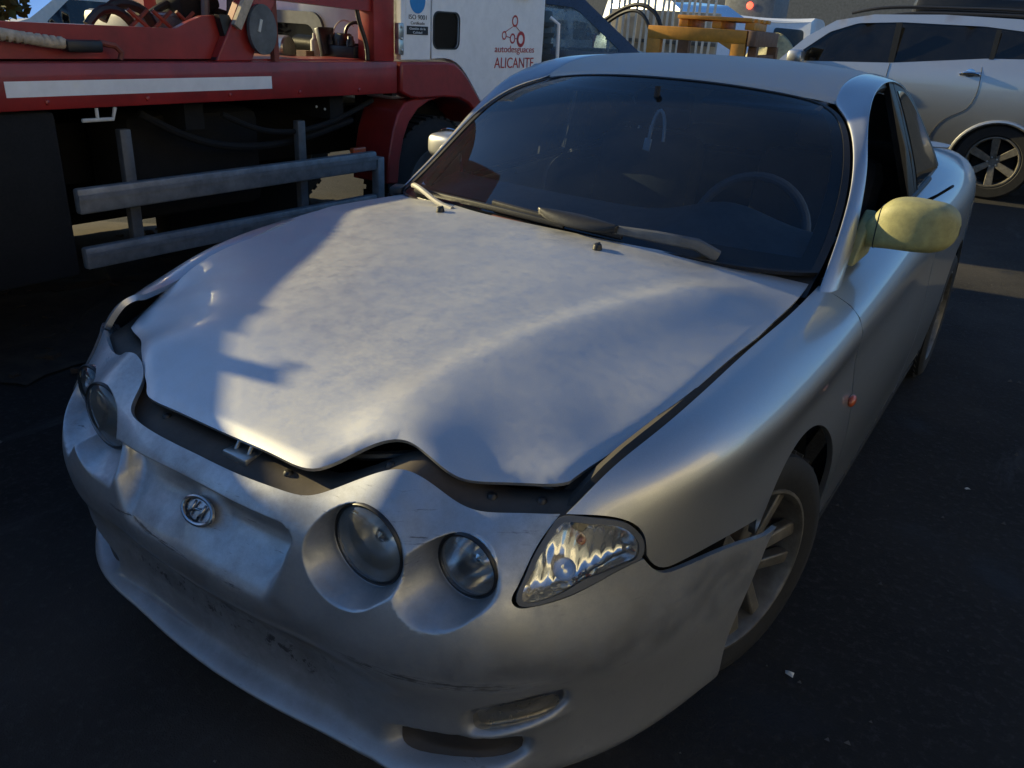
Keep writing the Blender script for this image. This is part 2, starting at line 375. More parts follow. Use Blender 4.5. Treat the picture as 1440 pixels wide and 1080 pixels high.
# ---------------------------------------------------------------- materials
class NT:
    def __init__(s, name):
        s.m = bpy.data.materials.new(name); s.m.use_nodes = True; s.t = s.m.node_tree; s.n = s.t.nodes; s.b = s.n['Principled BSDF']; s.out = s.n['Material Output']
    def node(s, typ, **k):
        n = s.n.new(typ)
        for a, b in k.items():
            if a.startswith('_'): setattr(n, a[1:], b)
            else: n.inputs[a].default_value = b
        return n
    def l(s, a, b): s.t.links.new(a, b)
    def noise(s, scale, detail=6, rough=.6, vec=None, dist=0):
        n = s.node('ShaderNodeTexNoise', Scale=scale, Detail=detail, Roughness=rough, Distortion=dist)
        s.l(vec if vec is not None else s.coord(), n.inputs['Vector']); return n.outputs['Fac']
    def coord(s):
        if not hasattr(s, '_c'): s._c = s.node('ShaderNodeTexCoord').outputs['Object']
        return s._c
    def mapping(s, scale=(1, 1, 1), rot=(0, 0, 0)):
        m = s.node('ShaderNodeMapping'); m.inputs['Scale'].default_value = scale; m.inputs['Rotation'].default_value = rot; s.l(s.coord(), m.inputs['Vector']); return m.outputs[0]
    def ramp(s, fac, stops):
        r = s.node('ShaderNodeValToRGB'); e = r.color_ramp.elements
        while len(e) < len(stops): e.new(.5)
        for i, (p, c) in enumerate(stops):
            e[i].position = p; e[i].color = (c, c, c, 1) if not hasattr(c, '__len__') else (*c, 1)
        s.l(fac, r.inputs[0]); return r.outputs[0]
    def mix(s, fac, a, b, mode='MIX'):
        n = s.n.new('ShaderNodeMix'); n.data_type = 'RGBA'; n.blend_type = mode
        for key, v in ((0, fac), (6, a), (7, b)):
            if hasattr(v, 'links') or hasattr(v, 'is_linked'): s.l(v, n.inputs[key])
            else: n.inputs[key].default_value = (*v, 1) if hasattr(v, '__len__') else (v if key == 0 else (v, v, v, 1))
        return n.outputs[2]
    def math(s, op, a, b=0.0, clamp=False):
        n = s.n.new('ShaderNodeMath'); n.operation = op; n.use_clamp = clamp
        for i, v in enumerate((a, b)):
            if hasattr(v, 'is_linked'): s.l(v, n.inputs[i])
            else: n.inputs[i].default_value = v
        return n.outputs[0]
    def bump(s, h, strength=.3, dist=.002):
        b = s.node('ShaderNodeBump', Strength=strength, Distance=dist); s.l(h, b.inputs['Height']); s.l(b.outputs[0], s.b.inputs['Normal'])
    def set(s, **k):
        for a, v in k.items():
            i = s.b.inputs[a.replace('_', ' ')]
            if hasattr(v, 'is_linked'): s.l(v, i)
            elif hasattr(v, '__len__'): i.default_value = (*v, 1)
            else: i.default_value = v
        return s
def simple(name, col, rough=.5, metal=0, var=.25, scale=14, bump=.15, coat=0, dust=0, dustcol=(.22, .20, .165)):
    """base colour broken up by grain and grime"""
    t = NT(name); a = t.noise(scale, 8, .65); b = t.noise(scale*7, 4, .6)
    lo = tuple(c*(1-var) for c in col); hi = tuple(min(1, c*(1+var*.6)) for c in col)
    c = t.mix(t.ramp(a, [(.3, 0), (.7, 1)]), lo, hi)
    if dust:
        g = t.node('ShaderNodeNewGeometry'); sep = t.node('ShaderNodeSeparateXYZ'); t.l(g.outputs['Normal'], sep.inputs[0])
        up = t.math('MULTIPLY', t.math('ADD', t.math('MULTIPLY', sep.outputs[2], .7), .3, True), dust)
        d = t.math('MULTIPLY', up, t.ramp(t.noise(scale*.6, 8, .7), [(.25, .3), (.75, 1)]), True)
        c = t.mix(d, c, dustcol)
    t.set(Base_Color=c, Metallic=metal, Roughness=t.math('ADD', t.math('MULTIPLY', b, .22), rough-.11, True), Coat_Weight=coat, Coat_Roughness=.08)
    if bump: t.bump(b, bump, .0015)
    return t.m
def silver_paint(name, dust=.25, blotch=0.0, scuff=0.0, base=(.49, .50, .51), rough=.36, coat=.9):
    t = NT(name)
    fl = t.noise(900, 2, .5); g1 = t.noise(3.2, 8, .62); g2 = t.noise(26, 7, .7)
    geo = t.node('ShaderNodeNewGeometry'); sep = t.node('ShaderNodeSeparateXYZ'); t.l(geo.outputs['Normal'], sep.inputs[0])
    up = t.math('ADD', t.math('MULTIPLY', sep.outputs[2], .75), .25, True)
    d = t.math('MULTIPLY', up, dust, True)
    d = t.math('MULTIPLY', d, t.math('ADD', t.math('MULTIPLY', t.ramp(g1, [(.3, 0), (.7, 1)]), .25), t.math('MULTIPLY', g2, 1.15)), True)
    col = t.mix(t.ramp(fl, [(.35, 0), (.65, 1)]), tuple(c*.93 for c in base), tuple(min(1, c*1.07) for c in base))
    if blotch:
        # dried water marks: irregular patches with a pale rim
        vm = t.mapping((1, 1, .2)); w = t.noise(9, 5, .7, vm); wv = t.node('ShaderNodeVectorMath', _operation='ADD')
        nn = t.node('ShaderNodeTexNoise', Scale=16, Detail=6, Roughness=.75); t.l(vm, nn.inputs['Vector'])
        sc = t.node('ShaderNodeVectorMath', _operation='SCALE'); sc.inputs['Scale'].default_value = .16; t.l(nn.outputs['Color'], sc.inputs[0])
        t.l(vm, wv.inputs[0]); t.l(sc.outputs[0], wv.inputs[1])
        v = t.node('ShaderNodeTexVoronoi', Scale=24.0); t.l(wv.outputs[0], v.inputs['Vector'])
        cell = t.ramp(v.outputs['Color'], [(.35, 0), (.62, 1)])
        spots = t.math('MULTIPLY', t.ramp(t.noise(75, 9, .8, vm, .8), [(.49, 0), (.58, 1)]), t.ramp(t.noise(5, 4, .6, vm), [(.4, .1), (.65, 1)]))
        m = t.math('ADD', t.math('MULTIPLY', cell, .35), t.math('MULTIPLY', spots, .75), True)
        d = t.math('ADD', d, t.math('MULTIPLY', m, blotch), True)
    c = t.mix(d, col, (.47, .45, .41))
    rough_n = t.math('ADD', t.math('ADD', t.math('MULTIPLY', d, .45), rough), t.math('MULTIPLY', g2, .06), True)
    metal = t.math('SUBTRACT', .92, t.math('MULTIPLY', d, .95), True)
    if scuff:
        st = t.mapping((5, 5, 60)); s1 = t.noise(2.0, 8, .75, st); s2 = t.noise(2.6, 5, .6)
        k = t.math('MULTIPLY', t.ramp(s1, [(.60, 0), (.66, 1)]), t.ramp(s2, [(.52, 0), (.62, 1)]))
        grime = t.math('MULTIPLY', t.ramp(t.noise(7, 9, .75), [(.42, 0), (.75, 1)]), .55)
        oz = t.node('ShaderNodeSeparateXYZ'); t.l(t.coord(), oz.inputs[0])
        zone = t.ramp(oz.outputs[2], [(.205, .15), (.225, .75), (.42, 1), (.46, 0)])
        mid_ = t.ramp(t.math('ABSOLUTE', oz.outputs[0]), [(.25, 1), (.66, .35)])
        zone = t.math('MULTIPLY', t.math('MULTIPLY', zone, mid_), t.ramp(t.noise(5, 9, .75), [(.30, .60), (.58, 1)]))
        grime = t.math('MAXIMUM', grime, t.math('MULTIPLY', zone, .93))
        wob = t.math('MULTIPLY', t.math('SUBTRACT', t.noise(6, 4, .6), .5), .03)
        zz = t.math('ADD', oz.outputs[2], wob)
        band = t.math('MULTIPLY', t.ramp(zz, [(.438, 0), (.447, 1), (.458, 1), (.466, 0)]), t.ramp(oz.outputs[0], [(.30, 0), (.40, 1), (.62, 1), (.70, 0)]))
        band2 = t.math('MULTIPLY', t.ramp(t.math('ADD', zz, t.math('MULTIPLY', oz.outputs[0], .02)), [(.500, 0), (.504, 1), (.508, 1), (.512, 0)]), t.ramp(t.math('ADD', oz.outputs[0], .5), [(.16, 0), (.25, 1), (.46, 1), (.56, 0)]))
        sc2 = t.ramp(t.noise(2.2, 8, .75, t.mapping((9, 9, 110))), [(.47, 0), (.53, 1)])
        band3 = t.math('MULTIPLY', t.ramp(zz, [(.29, 0), (.31, 1), (.36, 1), (.40, 0)]), t.ramp(t.noise(26, 7, .7), [(.555, 0), (.59, 1)]))
        band3 = t.math('MULTIPLY', band3, t.ramp(t.math('ABSOLUTE', oz.outputs[0]), [(.25, 1), (.4, 0)]))
        k = t.math('MAXIMUM', k, t.math('MAXIMUM', t.math('MULTIPLY', t.math('MAXIMUM', band, band2), sc2), band3))
        c = t.mix(grime, c, (.045, .040, .034)); c = t.mix(t.math('MULTIPLY', k, scuff), c, (.012, .012, .013))
        metal = t.math('SUBTRACT', metal, t.math('ADD', k, t.math('MULTIPLY', grime, .8)), True)
        rough_n = t.math('ADD', rough_n, t.math('MULTIPLY', grime, .3), True)
    cw = t.math('SUBTRACT', coat, t.math('MULTIPLY', d, coat*1.1), True)
    t.set(Base_Color=c, Metallic=metal, Roughness=rough_n, Coat_Weight=cw, Coat_Roughness=.045, Coat_IOR=1.5)
    t.bump(t.noise(220, 4, .6), .04, .0006)
    return t.m
def glass(name, tint=(.75, .8, .8), dust=.05, rough=.03, dustcol=(.34, .33, .29), ior=1.5, film=0.0):
    t = NT(name); n = t.n; n.remove(t.b)
    tr = n.new('ShaderNodeBsdfTransparent'); tr.inputs[0].default_value = (*tint, 1)
    gl = n.new('ShaderNodeBsdfGlossy'); gl.inputs['Roughness'].default_value = rough; gl.inputs['Color'].default_value = (1, 1, 1, 1)
    fr = n.new('ShaderNodeFresnel'); fr.inputs['IOR'].default_value = ior
    m1 = n.new('ShaderNodeMixShader'); t.l(fr.outputs[0], m1.inputs[0]); t.l(tr.outputs[0], m1.inputs[1]); t.l(gl.outputs[0], m1.inputs[2])
    df = n.new('ShaderNodeBsdfDiffuse'); df.inputs[0].default_value = (*dustcol, 1)
    a = t.ramp(t.noise(4, 9, .7, None, .4), [(.3, .25), (.75, 1)]); b = t.ramp(t.noise(40, 6, .7), [(.4, .7), (.7, 1)])
    f = t.math('MULTIPLY', t.math('MULTIPLY', a, b), dust, True)
    m2 = n.new('ShaderNodeMixShader'); t.l(f, m2.inputs[0]); t.l(m1.outputs[0], m2.inputs[1]); t.l(df.outputs[0], m2.inputs[2])
    t.l(m2.outputs[0], t.out.inputs['Surface']); return t.m
M = {}
M['hood'] = silver_paint('hood paint with dried water marks', dust=.30, blotch=.13, rough=.36, coat=.15, base=(.55, .555, .57))
M['silver'] = silver_paint('silver paint', dust=.12)
M['bumper'] = silver_paint('grimy bumper paint', dust=.18, scuff=.9, rough=.38, coat=.35)
M['roofpaint'] = silver_paint('dusty roof paint', dust=.95, blotch=.15, rough=.42, coat=.25)
M['pillar'] = silver_paint('pillar paint', dust=.12, rough=.34)
M['black'] = simple('black trim', (.010, .010, .011), .45, var=.4, dust=.05)
M['rubber'] = simple('tyre rubber', (.012, .012, .012), .8, var=.4, scale=30, dust=.12, dustcol=(.06, .055, .045))
M['dark'] = simple('dark underbody', (.005, .005, .005), .9, var=.5, dust=.03)
M['bay'] = simple('dusty engine bay', (.018, .016, .014), .8, var=.5, dust=.35, dustcol=(.10, .082, .062))
M['baydust'] = simple('dusty radiator cover', (.016, .014, .012), .7, var=.5, dust=.65, dustcol=(.13, .095, .065))
M['alloy'] = simple('dirty alloy', (.17, .158, .135), .5, metal=.5, var=.5, scale=22, dust=.45, dustcol=(.12, .105, .08))
M['chrome'] = simple('chrome', (.75, .75, .76), .14, metal=1, var=.1, bump=0)
M['dullchrome'] = simple('dull chrome', (.45, .45, .46), .3, metal=1, var=.3)
M['reflector'] = simple('lamp reflector', (.80, .80, .79), .16, metal=.88, var=.10, bump=.05)
M['whitebowl'] = simple('bright lamp shell', (.74, .74, .72), .22, metal=.45, var=.08, bump=.03)
M['foglens'] = glass('dirty fog lens', (.70, .66, .58), .45, .12, (.27, .25, .21))
M['shell'] = simple('corner lamp shell', (.86, .86, .84), .13, metal=.8, var=.05, bump=.02)
M['hose'] = simple('aged rubber hose', (.34, .32, .28), .6, var=.2)
M['lampglass'] = glass('lamp lens', (.93, .94, .95), .10, .04)
M['headglass'] = glass('headlamp glass', (.93, .94, .95), .12, .03, ior=1.7)
M['hazylens'] = glass('hazy lamp lens', (.90, .90, .88), .26, .05, (.42, .41, .39), ior=1.7)
M['screen'] = glass('windscreen glass', (.66, .75, .80), .065, .02, (.20, .21, .21))
M['sideglass'] = glass('side glass', (.42, .47, .48), .10, .03)
M['paleglass'] = glass('pale blue glass', (.55, .65, .70), .75, .05, (.30, .40, .45))  # diffuse pale blue tone mixed over the panes
M['charm'] = simple('white cord', (.80, .78, .74), .7, var=.1)
M['darkglass'] = glass('dark tinted glass', (.05, .055, .06), .05, .03)
M['orange'] = simple('orange lens', (.55, .10, .03), .3, var=.2, coat=.5)
M['yellow'] = simple('yellow mirror cap', (.33, .31, .125), .6, var=.25, scale=40, bump=.5, dust=.25, dustcol=(.30, .29, .20))
M['interior'] = simple('dark interior', (.016, .017, .020), .8, var=.3)
M['dash'] = simple('dashboard with lit top tone', (.05, .055, .065), .6, var=.3, dust=.55, dustcol=(.20, .21, .22))  # bluish tone on upward faces paints the lit top of the dash
M['galv'] = simple('galvanised steel', (.27, .28, .29), .5, metal=.4, var=.35, dust=.15)
M['red'] = simple('truck red paint', (.30, .016, .014), .45, var=.35, scale=6, coat=.25, dust=.22, dustcol=(.16, .10, .075))
M['rust'] = simple('rusty red steel', (.20, .040, .022), .65, var=.5, scale=9, dust=.2)
M['white'] = simple('truck white paint', (.82, .83, .84), .38, var=.08, coat=.4, dust=.10)
M['offwhite'] = simple('off white paint', (.62, .60, .54), .45, var=.12, dust=.2)
M['cream'] = simple('cream van paint', (.58, .52, .42), .45, var=.15, dust=.2)
M['printred'] = simple('red lettering', (.42, .03, .03), .5, var=.1, bump=0)
M['printblue'] = simple('blue sticker print', (.02, .22, .55), .5, var=.1, bump=0)
M['printblack'] = simple('black sticker print', (.012, .012, .014), .5, var=.2, bump=0)
M['grey'] = simple('grey steel', (.12, .125, .13), .55, metal=.3, var=.35, dust=.2)
M['steel'] = simple('bare steel', (.50, .49, .46), .32, metal=.85, var=.3)
M['orangepaint'] = simple('orange yellow paint', (.62, .27, .022), .5, var=.3, scale=10, dust=.15)
M['brownwood'] = simple('brown faded paint', (.20, .115, .07), .75, var=.35, dust=.15)
M['bluecar'] = simple('dark blue grey paint', (.045, .062, .095), .3, metal=.4, var=.2, coat=.6, dust=.12)
M['tarp'] = simple('khaki tarpaulin', (.36, .33, .19), .75, var=.35, scale=18, bump=.6)
M['rope'] = simple('pale ratchet strap', (.48, .40, .30), .85, var=.3, scale=40, bump=.5)
M['green'] = simple('green leaves', (.055, .085, .022), .6, var=.4)
M['taillight'] = simple('red tail lamp', (.55, .02, .015), .25, var=.1, coat=.6, bump=0)
tl = NT('lit red lamp'); tl.set(Base_Color=(.6, .02, .01), Emission_Color=(1, .06, .03), Emission_Strength=3.0); M['litred'] = tl.m
M['grit'] = simple('grit', (.10, .095, .09), .9, var=.4)
M['facade'] = simple('sun bleached facade', (.66, .60, .50), .9, var=.12, scale=2.5, bump=.4)
M['wall'] = simple('rendered wall', (.42, .38, .31), .9, var=.2, scale=3, bump=.5)
M['frostbar'] = simple('pale painted bars', (.60, .58, .52), .5, var=.15, dust=.1)
# ================================================================ THE SILVER COUPE
car = thing('coupe_car', 'silver damaged coupe with ajar bonnet, missing trim and one yellow door mirror, in the foreground', 'car')
def newton(F, cols, target, u, v):
    for _ in range(12):
        q = F(np.array([u, u+1e-4, u]), np.array([v, v, v+1e-4]))[:, cols]
        J = np.stack([(q[1]-q[0])/1e-4, (q[2]-q[0])/1e-4], 1); s = np.linalg.solve(J, np.array(target)-q[0])
        n = np.hypot(*s); s = s*min(1, .05/max(n, 1e-9)); u += s[0]; v += s[1]
        if n < 2e-6: break
    return float(u), float(v)
ARC = (0.0, .300, .362)
def arch_pts(a0, a1, n, yc=ARC[0], r=ARC[2], zc=ARC[1], u0=1.5):
    out = []; u, v = u0, .40
    for k in range(n+1):
        a = R(a0+(a1-a0)*k/n); y = yc-r*math.cos(a); z = zc+r*math.sin(a)
        u, v = newton(S0, [1, 2], (y, z), u, v); out.append((u, v))
    return out
mir = lambda L: [(-a, b) for a, b in L]
def shrinkout(L, d):
    c = np.mean(np.array(L), 0); return [tuple(np.array(p)+(np.array(p)-c)/max(1e-9, np.hypot(*(np.array(p)-c)))*d) for p in L]
# --- bonnet
h_rear = [(0,.258),(.12,.260),(.24,.274),(.36,.318),(.467,.378),(.58,.452),(.684,.525)]
h_side = [(.684,.525),(.696,.37),(.698,.225),(.693,.05),(.682,-.092),(.666,-.359),(.634,-.500),(.611,-.628)]
h_lip = [(.611,-.628),(.600,-.641),(.53,-.680),(.46,-.725),(.42,-.733),(.371,-.731),(.329,-.737),(.29,-.767),(.263,-.806),(.245,-.832),(.225,-.845),(.15,-.848),(0,-.849)]
hh = .011
right = crv(h_rear, hh)[:-1]+crv(h_side, hh)[:-1]+crv(h_lip, hh)
# the other side lies almost closed on its wing and sits a little askew
l_lip = [(0,-.849),(-.15,-.848),(-.225,-.845),(-.244,-.838),(-.262,-.825),(-.303,-.802),(-.363,-.766),(-.409,-.737),(-.479,-.694),(-.525,-.674),(-.555,-.664),(-.577,-.655)]
l_side = [(-.577,-.655),(-.622,-.585),(-.670,-.509),(-.692,-.44),(-.714,-.334),(-.731,-.184),(-.729,-.03),(-.719,.12),(-.708,.30),(-.695,.44),(-.684,.525)]
hpoly = right[:-1]+crv(l_lip, hh)[:-1]+crv(l_side, hh)[:-1]+[(-a, b_) for a, b_ in crv(h_rear, hh)][::-1][:-1]
def hood_roll(P, U):
    # the pressed edge rolls down a little all round
    x = np.abs(P[:, 0]); P = P.copy()
    B = np.array(hpoly); d = np.full(len(P), 9.)
    for k in range(0, len(B), 1): d = np.minimum(d, np.hypot(U[:, 0]-B[k, 0], U[:, 1]-B[k, 1]))
    rear = np.clip((.15-P[:, 1])/.1, 0, 1)
    P[:, 2] -= (.007*np.clip(1-d/.022, 0, 1)**2.2)*rear
    return P
hood = panel('bonnet', hpoly, HD, hh, M['hood'], car, skirt=.007, extra=hood_roll)
hood['label'] = 'ajar silver bonnet covered in dust and dried water marks'
panel('bonnet_liner', [(a*.93, -.16+(b+.16)*.92) for a, b in hpoly[::3]], HD, .04, M['bay'], hood, skirt=.01, off=-.022)
for (x, y) in ((-.344, .221), (.205, .186)):
    z = float(HD([x], [y])[0, 2]); mb = MB()
    mb.lathe([(0, .016), (.006, .0155), (.0105, .012), (.012, .006), (.013, 0), (.016, -.002)], 16, Matrix.Translation((x, y, z)))
    mb.tube([(x-.002, y+.004, z+.010), (x-.003, y+.014, z+.012)], .004, 8)
    mb.build('washer_nozzle', M['black'], hood)
# --- front bumper skin with scoops, recess, slots
b_top = [(0,.207),(.12,.207),(.20,.210),(.259,.211),(.290,.199),(.316,.185),(.36,.167),(.404,.158),(.455,.158),(.495,.164),(.55,.179),(.607,.191),(.693,.201),(.764,.214)]
b_l1 = [(0.764,0.214),(0.73,0.243),(0.699,0.274),(0.674,0.304)]
b_l2 = [(0.674,0.304),(0.663,0.321),(0.672,0.331),(0.692,0.3335)]
b_l3 = [(0.692,0.3335),(0.765,0.33),(0.858,0.319),(0.907,0.318)]
b_seam = [(0.907,0.318),(0.92,0.33),(0.947,0.347),(0.988,0.355),(1.082,0.364),(1.178,0.379),(1.272,0.397),(1.323,0.402)]
arcF = arch_pts(43, -18, 14, yc=.046, u0=1.31)
bh = .0052
bot = [arcF[-1], (arcF[-1][0]-.03, .745), (1.02, .757), (.8, .762), (.5, .765), (.25, .766), (0, .766)]
b_topR = [(0,.207),(.12,.207),(.20,.210),(.250,.205),(.275,.186),(.30,.166),(.32,.157),(.350,.151),(.380,.151),(.410,.155),(.455,.158),(.495,.164),(.55,.175),(.607,.185),(.693,.198),(.764,.214)]
right = crv(b_top, bh)[:-1]+crv(b_l1, bh)[:-1]+crv(b_l2, bh)[:-1]+crv(b_l3, bh)[:-1]+crv(b_seam, bh)[:-1]+crv([b_seam[-1]]+arcF[1:], bh)[:-1]+crv(bot, bh)
nt_ = len(crv(b_top, bh))-1
bpoly = right[:-1]+mir(crv(b_topR, bh)[:-1]+right[nt_:])[::-1][:-1]
holes = []; own = []; clr = []
for (cx, cy, cz, r) in LAMPS:
    u, v = newton(S0, [0, 2], (cx, cz), .45, .3); n = 100
    for q, rad in enumerate((r-.010, r-.0068, r-.0055, r-.0045, r-.0035, r-.002, r, r+.002, r+.004, r+.006, r+.008, r+.0095, r+.011, r+.0125, r+.0145, r+.017, r+.020)):
        L = []
        for k in range(n):
            a = 2*math.pi*k/n; u, v = newton(S0, [0, 2], (cx+rad*math.cos(a), cz+rad*math.sin(a)), u, v); L.append((u, v))
        if q == 0: holes += [L, mir(L)]
        else:
            ok_ = [p for p, k in zip(L, range(n)) if all((cx+rad*math.cos(2*math.pi*k/n)-c2[0])**2+(cz+rad*math.sin(2*math.pi*k/n)-c2[2])**2 > (c2[3]+(.0125 if rad > r+.0126 else .0))**2 for c2 in LAMPS if c2[0] != cx)]
            own += ok_+mir(ok_)
    clr += [shrinkout(L, .0022), mir(shrinkout(L, .0022))]
rows_ = []
for dz in (-.016, -.011, -.007, -.0035, -.001, .001, .003, .005, .008):
    row = []; u, v = 0.0, .27
    for xx in np.linspace(0, .243, 90):
        z_ = .672-.20*xx*xx-.014*max(0, (xx-.225)/.028)**2+dz; u, v = newton(S0, [0, 2], (xx, z_), u, v); row.append((u, v))
    rows_.append(row); own += row+[p for p in mir(row) if p[0] < -1e-4]
band = rows_[0]+rows_[-1][::-1]; clr.append(shrinkout(mir(rows_[0])[::-1]+rows_[0]+rows_[-1][::-1]+mir(rows_[-1]), 0))
bump = panel('front_bumper', bpoly, S, bh, M['bumper'], car, holes=holes, skirt=.010, flip=True, pts=own, clear=clr)
bump['label'] = 'scuffed silver front bumper with black scrapes along its lower crease'
# number plate scar / scraped paint lines standing out of the skin are in the paint; emblem:
emz = .588; u, v = newton(S0, [0, 2], (0, emz), 0.0, .34); p0 = S(np.array([0.]), np.array([v]))[0]; p1 = S(np.array([0.]), np.array([v+.01]))[0]
dn = Vector(p1-p0).normalized(); exx = Vector((1, 0, 0)); nn = exx.cross(-dn).normalized()
E0 = basis(Vector(p0)+nn*.003, exx, -dn) @ Matrix.Scale(1.08, 4)
mb = MB(); ring = [E0 @ Vector((.038*math.cos(a), .0225*math.sin(a), .004)) for a in np.linspace(0, 2*math.pi, 40, endpoint=False)]
mb.tube(ring, .0042, 8, closed=True)
em = mb.build('emblem', M['dullchrome'], bump)
em['label'] = 'oval chrome badge with a slanted letter H'
mb = MB(); pl = [E0 @ Vector((.037*math.cos(a), .0215*math.sin(a), .0)) for a in np.linspace(0, 2*math.pi, 40, endpoint=False)]; k = len(pl)
mb.add(pl+[E0 @ Vector((0, 0, .003))], [(i, (i+1) % k, k) for i in range(k)])
mb.tube([E0 @ Vector((-.018, -.014, .006)), E0 @ Vector((-.008, .015, .006))], .0030, 8); mb.tube([E0 @ Vector((.008, -.015, .006)), E0 @ Vector((.018, .014, .006))], .0030, 8)
mb.tube([E0 @ Vector((-.014, -.004, .006)), E0 @ Vector((0, .003, .007)), E0 @ Vector((.014, .004, .006))], .0024, 8)
mesh('badge_plate', mb.v, mb.f, M['dullchrome'], bump)
# lower slot lenses / mesh
def slot(name, x0, x1, z, hh_, sl, lift, mat, par, sgn):
    """lens / mesh filling a slot of the bumper, lying just proud of the slot's floor"""
    xm = (x0+x1)/2; n = 28; m = 6; V = []; F = []
    for i in range(m+1):
        for k in range(n):
            a = 2*math.pi*k/n; c, q = math.cos(a), math.sin(a); r = i/m
            X = xm+(x1-x0)/2*math.copysign(abs(c)**.62, c)*r; Z = z+sl*(X-xm)+hh_*math.copysign(abs(q)**.62, q)*r
            u, v = newton(S0, [0, 2], (X, Z), .7, .56); p = S(np.array([u]), np.array([v]))[0]; V.append((sgn*p[0], p[1]-lift-.004*(1-r*r), p[2]))
    F = [(i*n+k, i*n+(k+1) % n, (i+1)*n+(k+1) % n, (i+1)*n+k) for i in range(m) for k in range(n)]
    return mesh(name, V, F if sgn < 0 else [f[::-1] for f in F], mat, par)
for s in (1, -1):
    fl = slot('fog_lamp', .574, .684, .378, .029, .32, .016, M['foglens'], car, s)
    fb = slot('fog_lamp_housing', .574, .684, .378, .029, .32, .002, M['dullchrome'], fl, s)
    it = slot('air_intake', .43, .635, .274, .034, .16, .004, M['baydust'], car, s)
# --- round headlights
for (cx, cy, cz, r) in LAMPS:
    for s in (1, -1):
        T = Matrix.Translation((s*cx, cy, cz)) @ Matrix.Rotation(R(90), 4, 'X')
        R0 = r-.0075
        mb = MB(); mb.lathe([(R0*math.sin(a), .026*math.cos(a)-.004) for a in np.linspace(0.001, math.pi/2, 12)], 40, T)
        hl = mb.build('headlight', M['headglass'] if cx > .4 else M['hazylens'], car); hl.data.polygons.foreach_set('use_smooth', [True]*len(hl.data.polygons))
        hl['label'] = 'round headlight in a scooped recess, clear lens' if cx > .4 else 'larger round headlight with a hazy lens'
        mb = MB(); mb.lathe([(R0+.0032*math.cos(a), .001+.0045*math.sin(a)) for a in np.linspace(0, 2*math.pi, 11)], 44, T); mb.build('lamp_ring', M['black'], hl)
        mb = MB(); mb.lathe([(R0, -.006), (R0*.97, -.020), (R0*.88, -.040), (R0*.66, -.062), (R0*.40, -.074), (R0*.30, -.076), (.001, -.077)], 40, T); mb.build('lamp_bowl', M['shell'] if cx > .4 else M['whitebowl'], hl)
        mb = MB(); mb.lathe([(.001, -.022), (R0*.14, -.026), (R0*.20, -.036), (R0*.20, -.076)], 20, T); mb.build('bulb', M['chrome'], hl)
# --- corner lamps
lamp_o = [(0.765,0.2185),(0.808,0.229),(0.843,0.2425),(0.873,0.259),(0.894,0.28),(0.904,0.298),(0.901,0.311),(0.878,0.3145),(0.828,0.3185),(0.765,0.3265),(0.708,0.3305),(0.684,0.33),(0.672,0.325),(0.671,0.315),(0.683,0.298),(0.703,0.273),(0.733,0.244),(0.753,0.224)]
lo = crv(lamp_o, .006, True); cc = np.mean(np.array(lamp_o), 0)
def shrink(L, d):
    P = np.array(L); c = P.mean(0); q = []
    for p in P:
        w = c-p; n = np.hypot(*w); q.append(tuple(p+w*min(.9, d/n)))
    return q
for s in (1, -1):
    f = (lambda L: L) if s > 0 else mir
    lens = panel('corner_lamp', f(lo), S0, .009, M['lampglass'], car, skirt=.004, off=.0045, flip=True)
    lens['label'] = 'teardrop corner lamp with clear lens'
    panel('lamp_gasket', f(lo), S0, .007, M['grey'], lens, holes=[f(shrink(lo, .0105))], skirt=.006, off=.0052, flip=True)
    B = np.array(f(lo))
    def bowl(P, U, B=B, s=s):
        d = np.full(len(U), 9.)
        for b in B: d = np.minimum(d, np.hypot(*(U-b).T))
        k = np.clip(d/.028, 0, 1); k = np.sqrt(1-(1-k)**2)*.034
        k = k+(.0035*np.abs((U[:, 0]*s*46+U[:, 1]*14) % 1-.5)*2+.006*np.abs(((U[:, 1]-U[:, 0]*s*.35)*17) % 1-.5))*(d > .006)
        N = np.stack([s*np.full(len(U), .62), np.full(len(U), -.60), np.full(len(U), .5)], 1)
        return P-N*k[:, None]
    panel('lamp_reflector', f(lo), S0, .006, M['shell'], lens, skirt=0, off=-.001, flip=True, extra=bowl)
    u, v = s*.80, .265; q = S0(np.array([u]), np.array([v]))[0]
    mb = MB(); c0 = Vector(q)-Vector((s*.62, -.6, .5))*.026
    mb.lathe([(.001, .012), (.006, .011), (.0085, .005), (.0085, -.006), (.006, -.016)], 16, Matrix.Translation(c0) @ Vector((s*.5, -.7, .3)).to_track_quat('Z', 'Y').to_matrix().to_4x4()); mb.build('bulb', M['orange'], lens)
    u, v = s*.765, .296; q = S0(np.array([u]), np.array([v]))[0]; c0 = Vector(q)-Vector((s*.62, -.6, .5))*.022
    mb = MB(); mb.lathe([(.019, .012), (.017, .0), (.012, -.008), (.004, -.014), (.001, -.015)], 20, Matrix.Translation(c0) @ Vector((s*.45, -.7, .5)).to_track_quat('Z', 'Y').to_matrix().to_4x4()); mb.build('lamp_bowl', M['chrome'], lens)
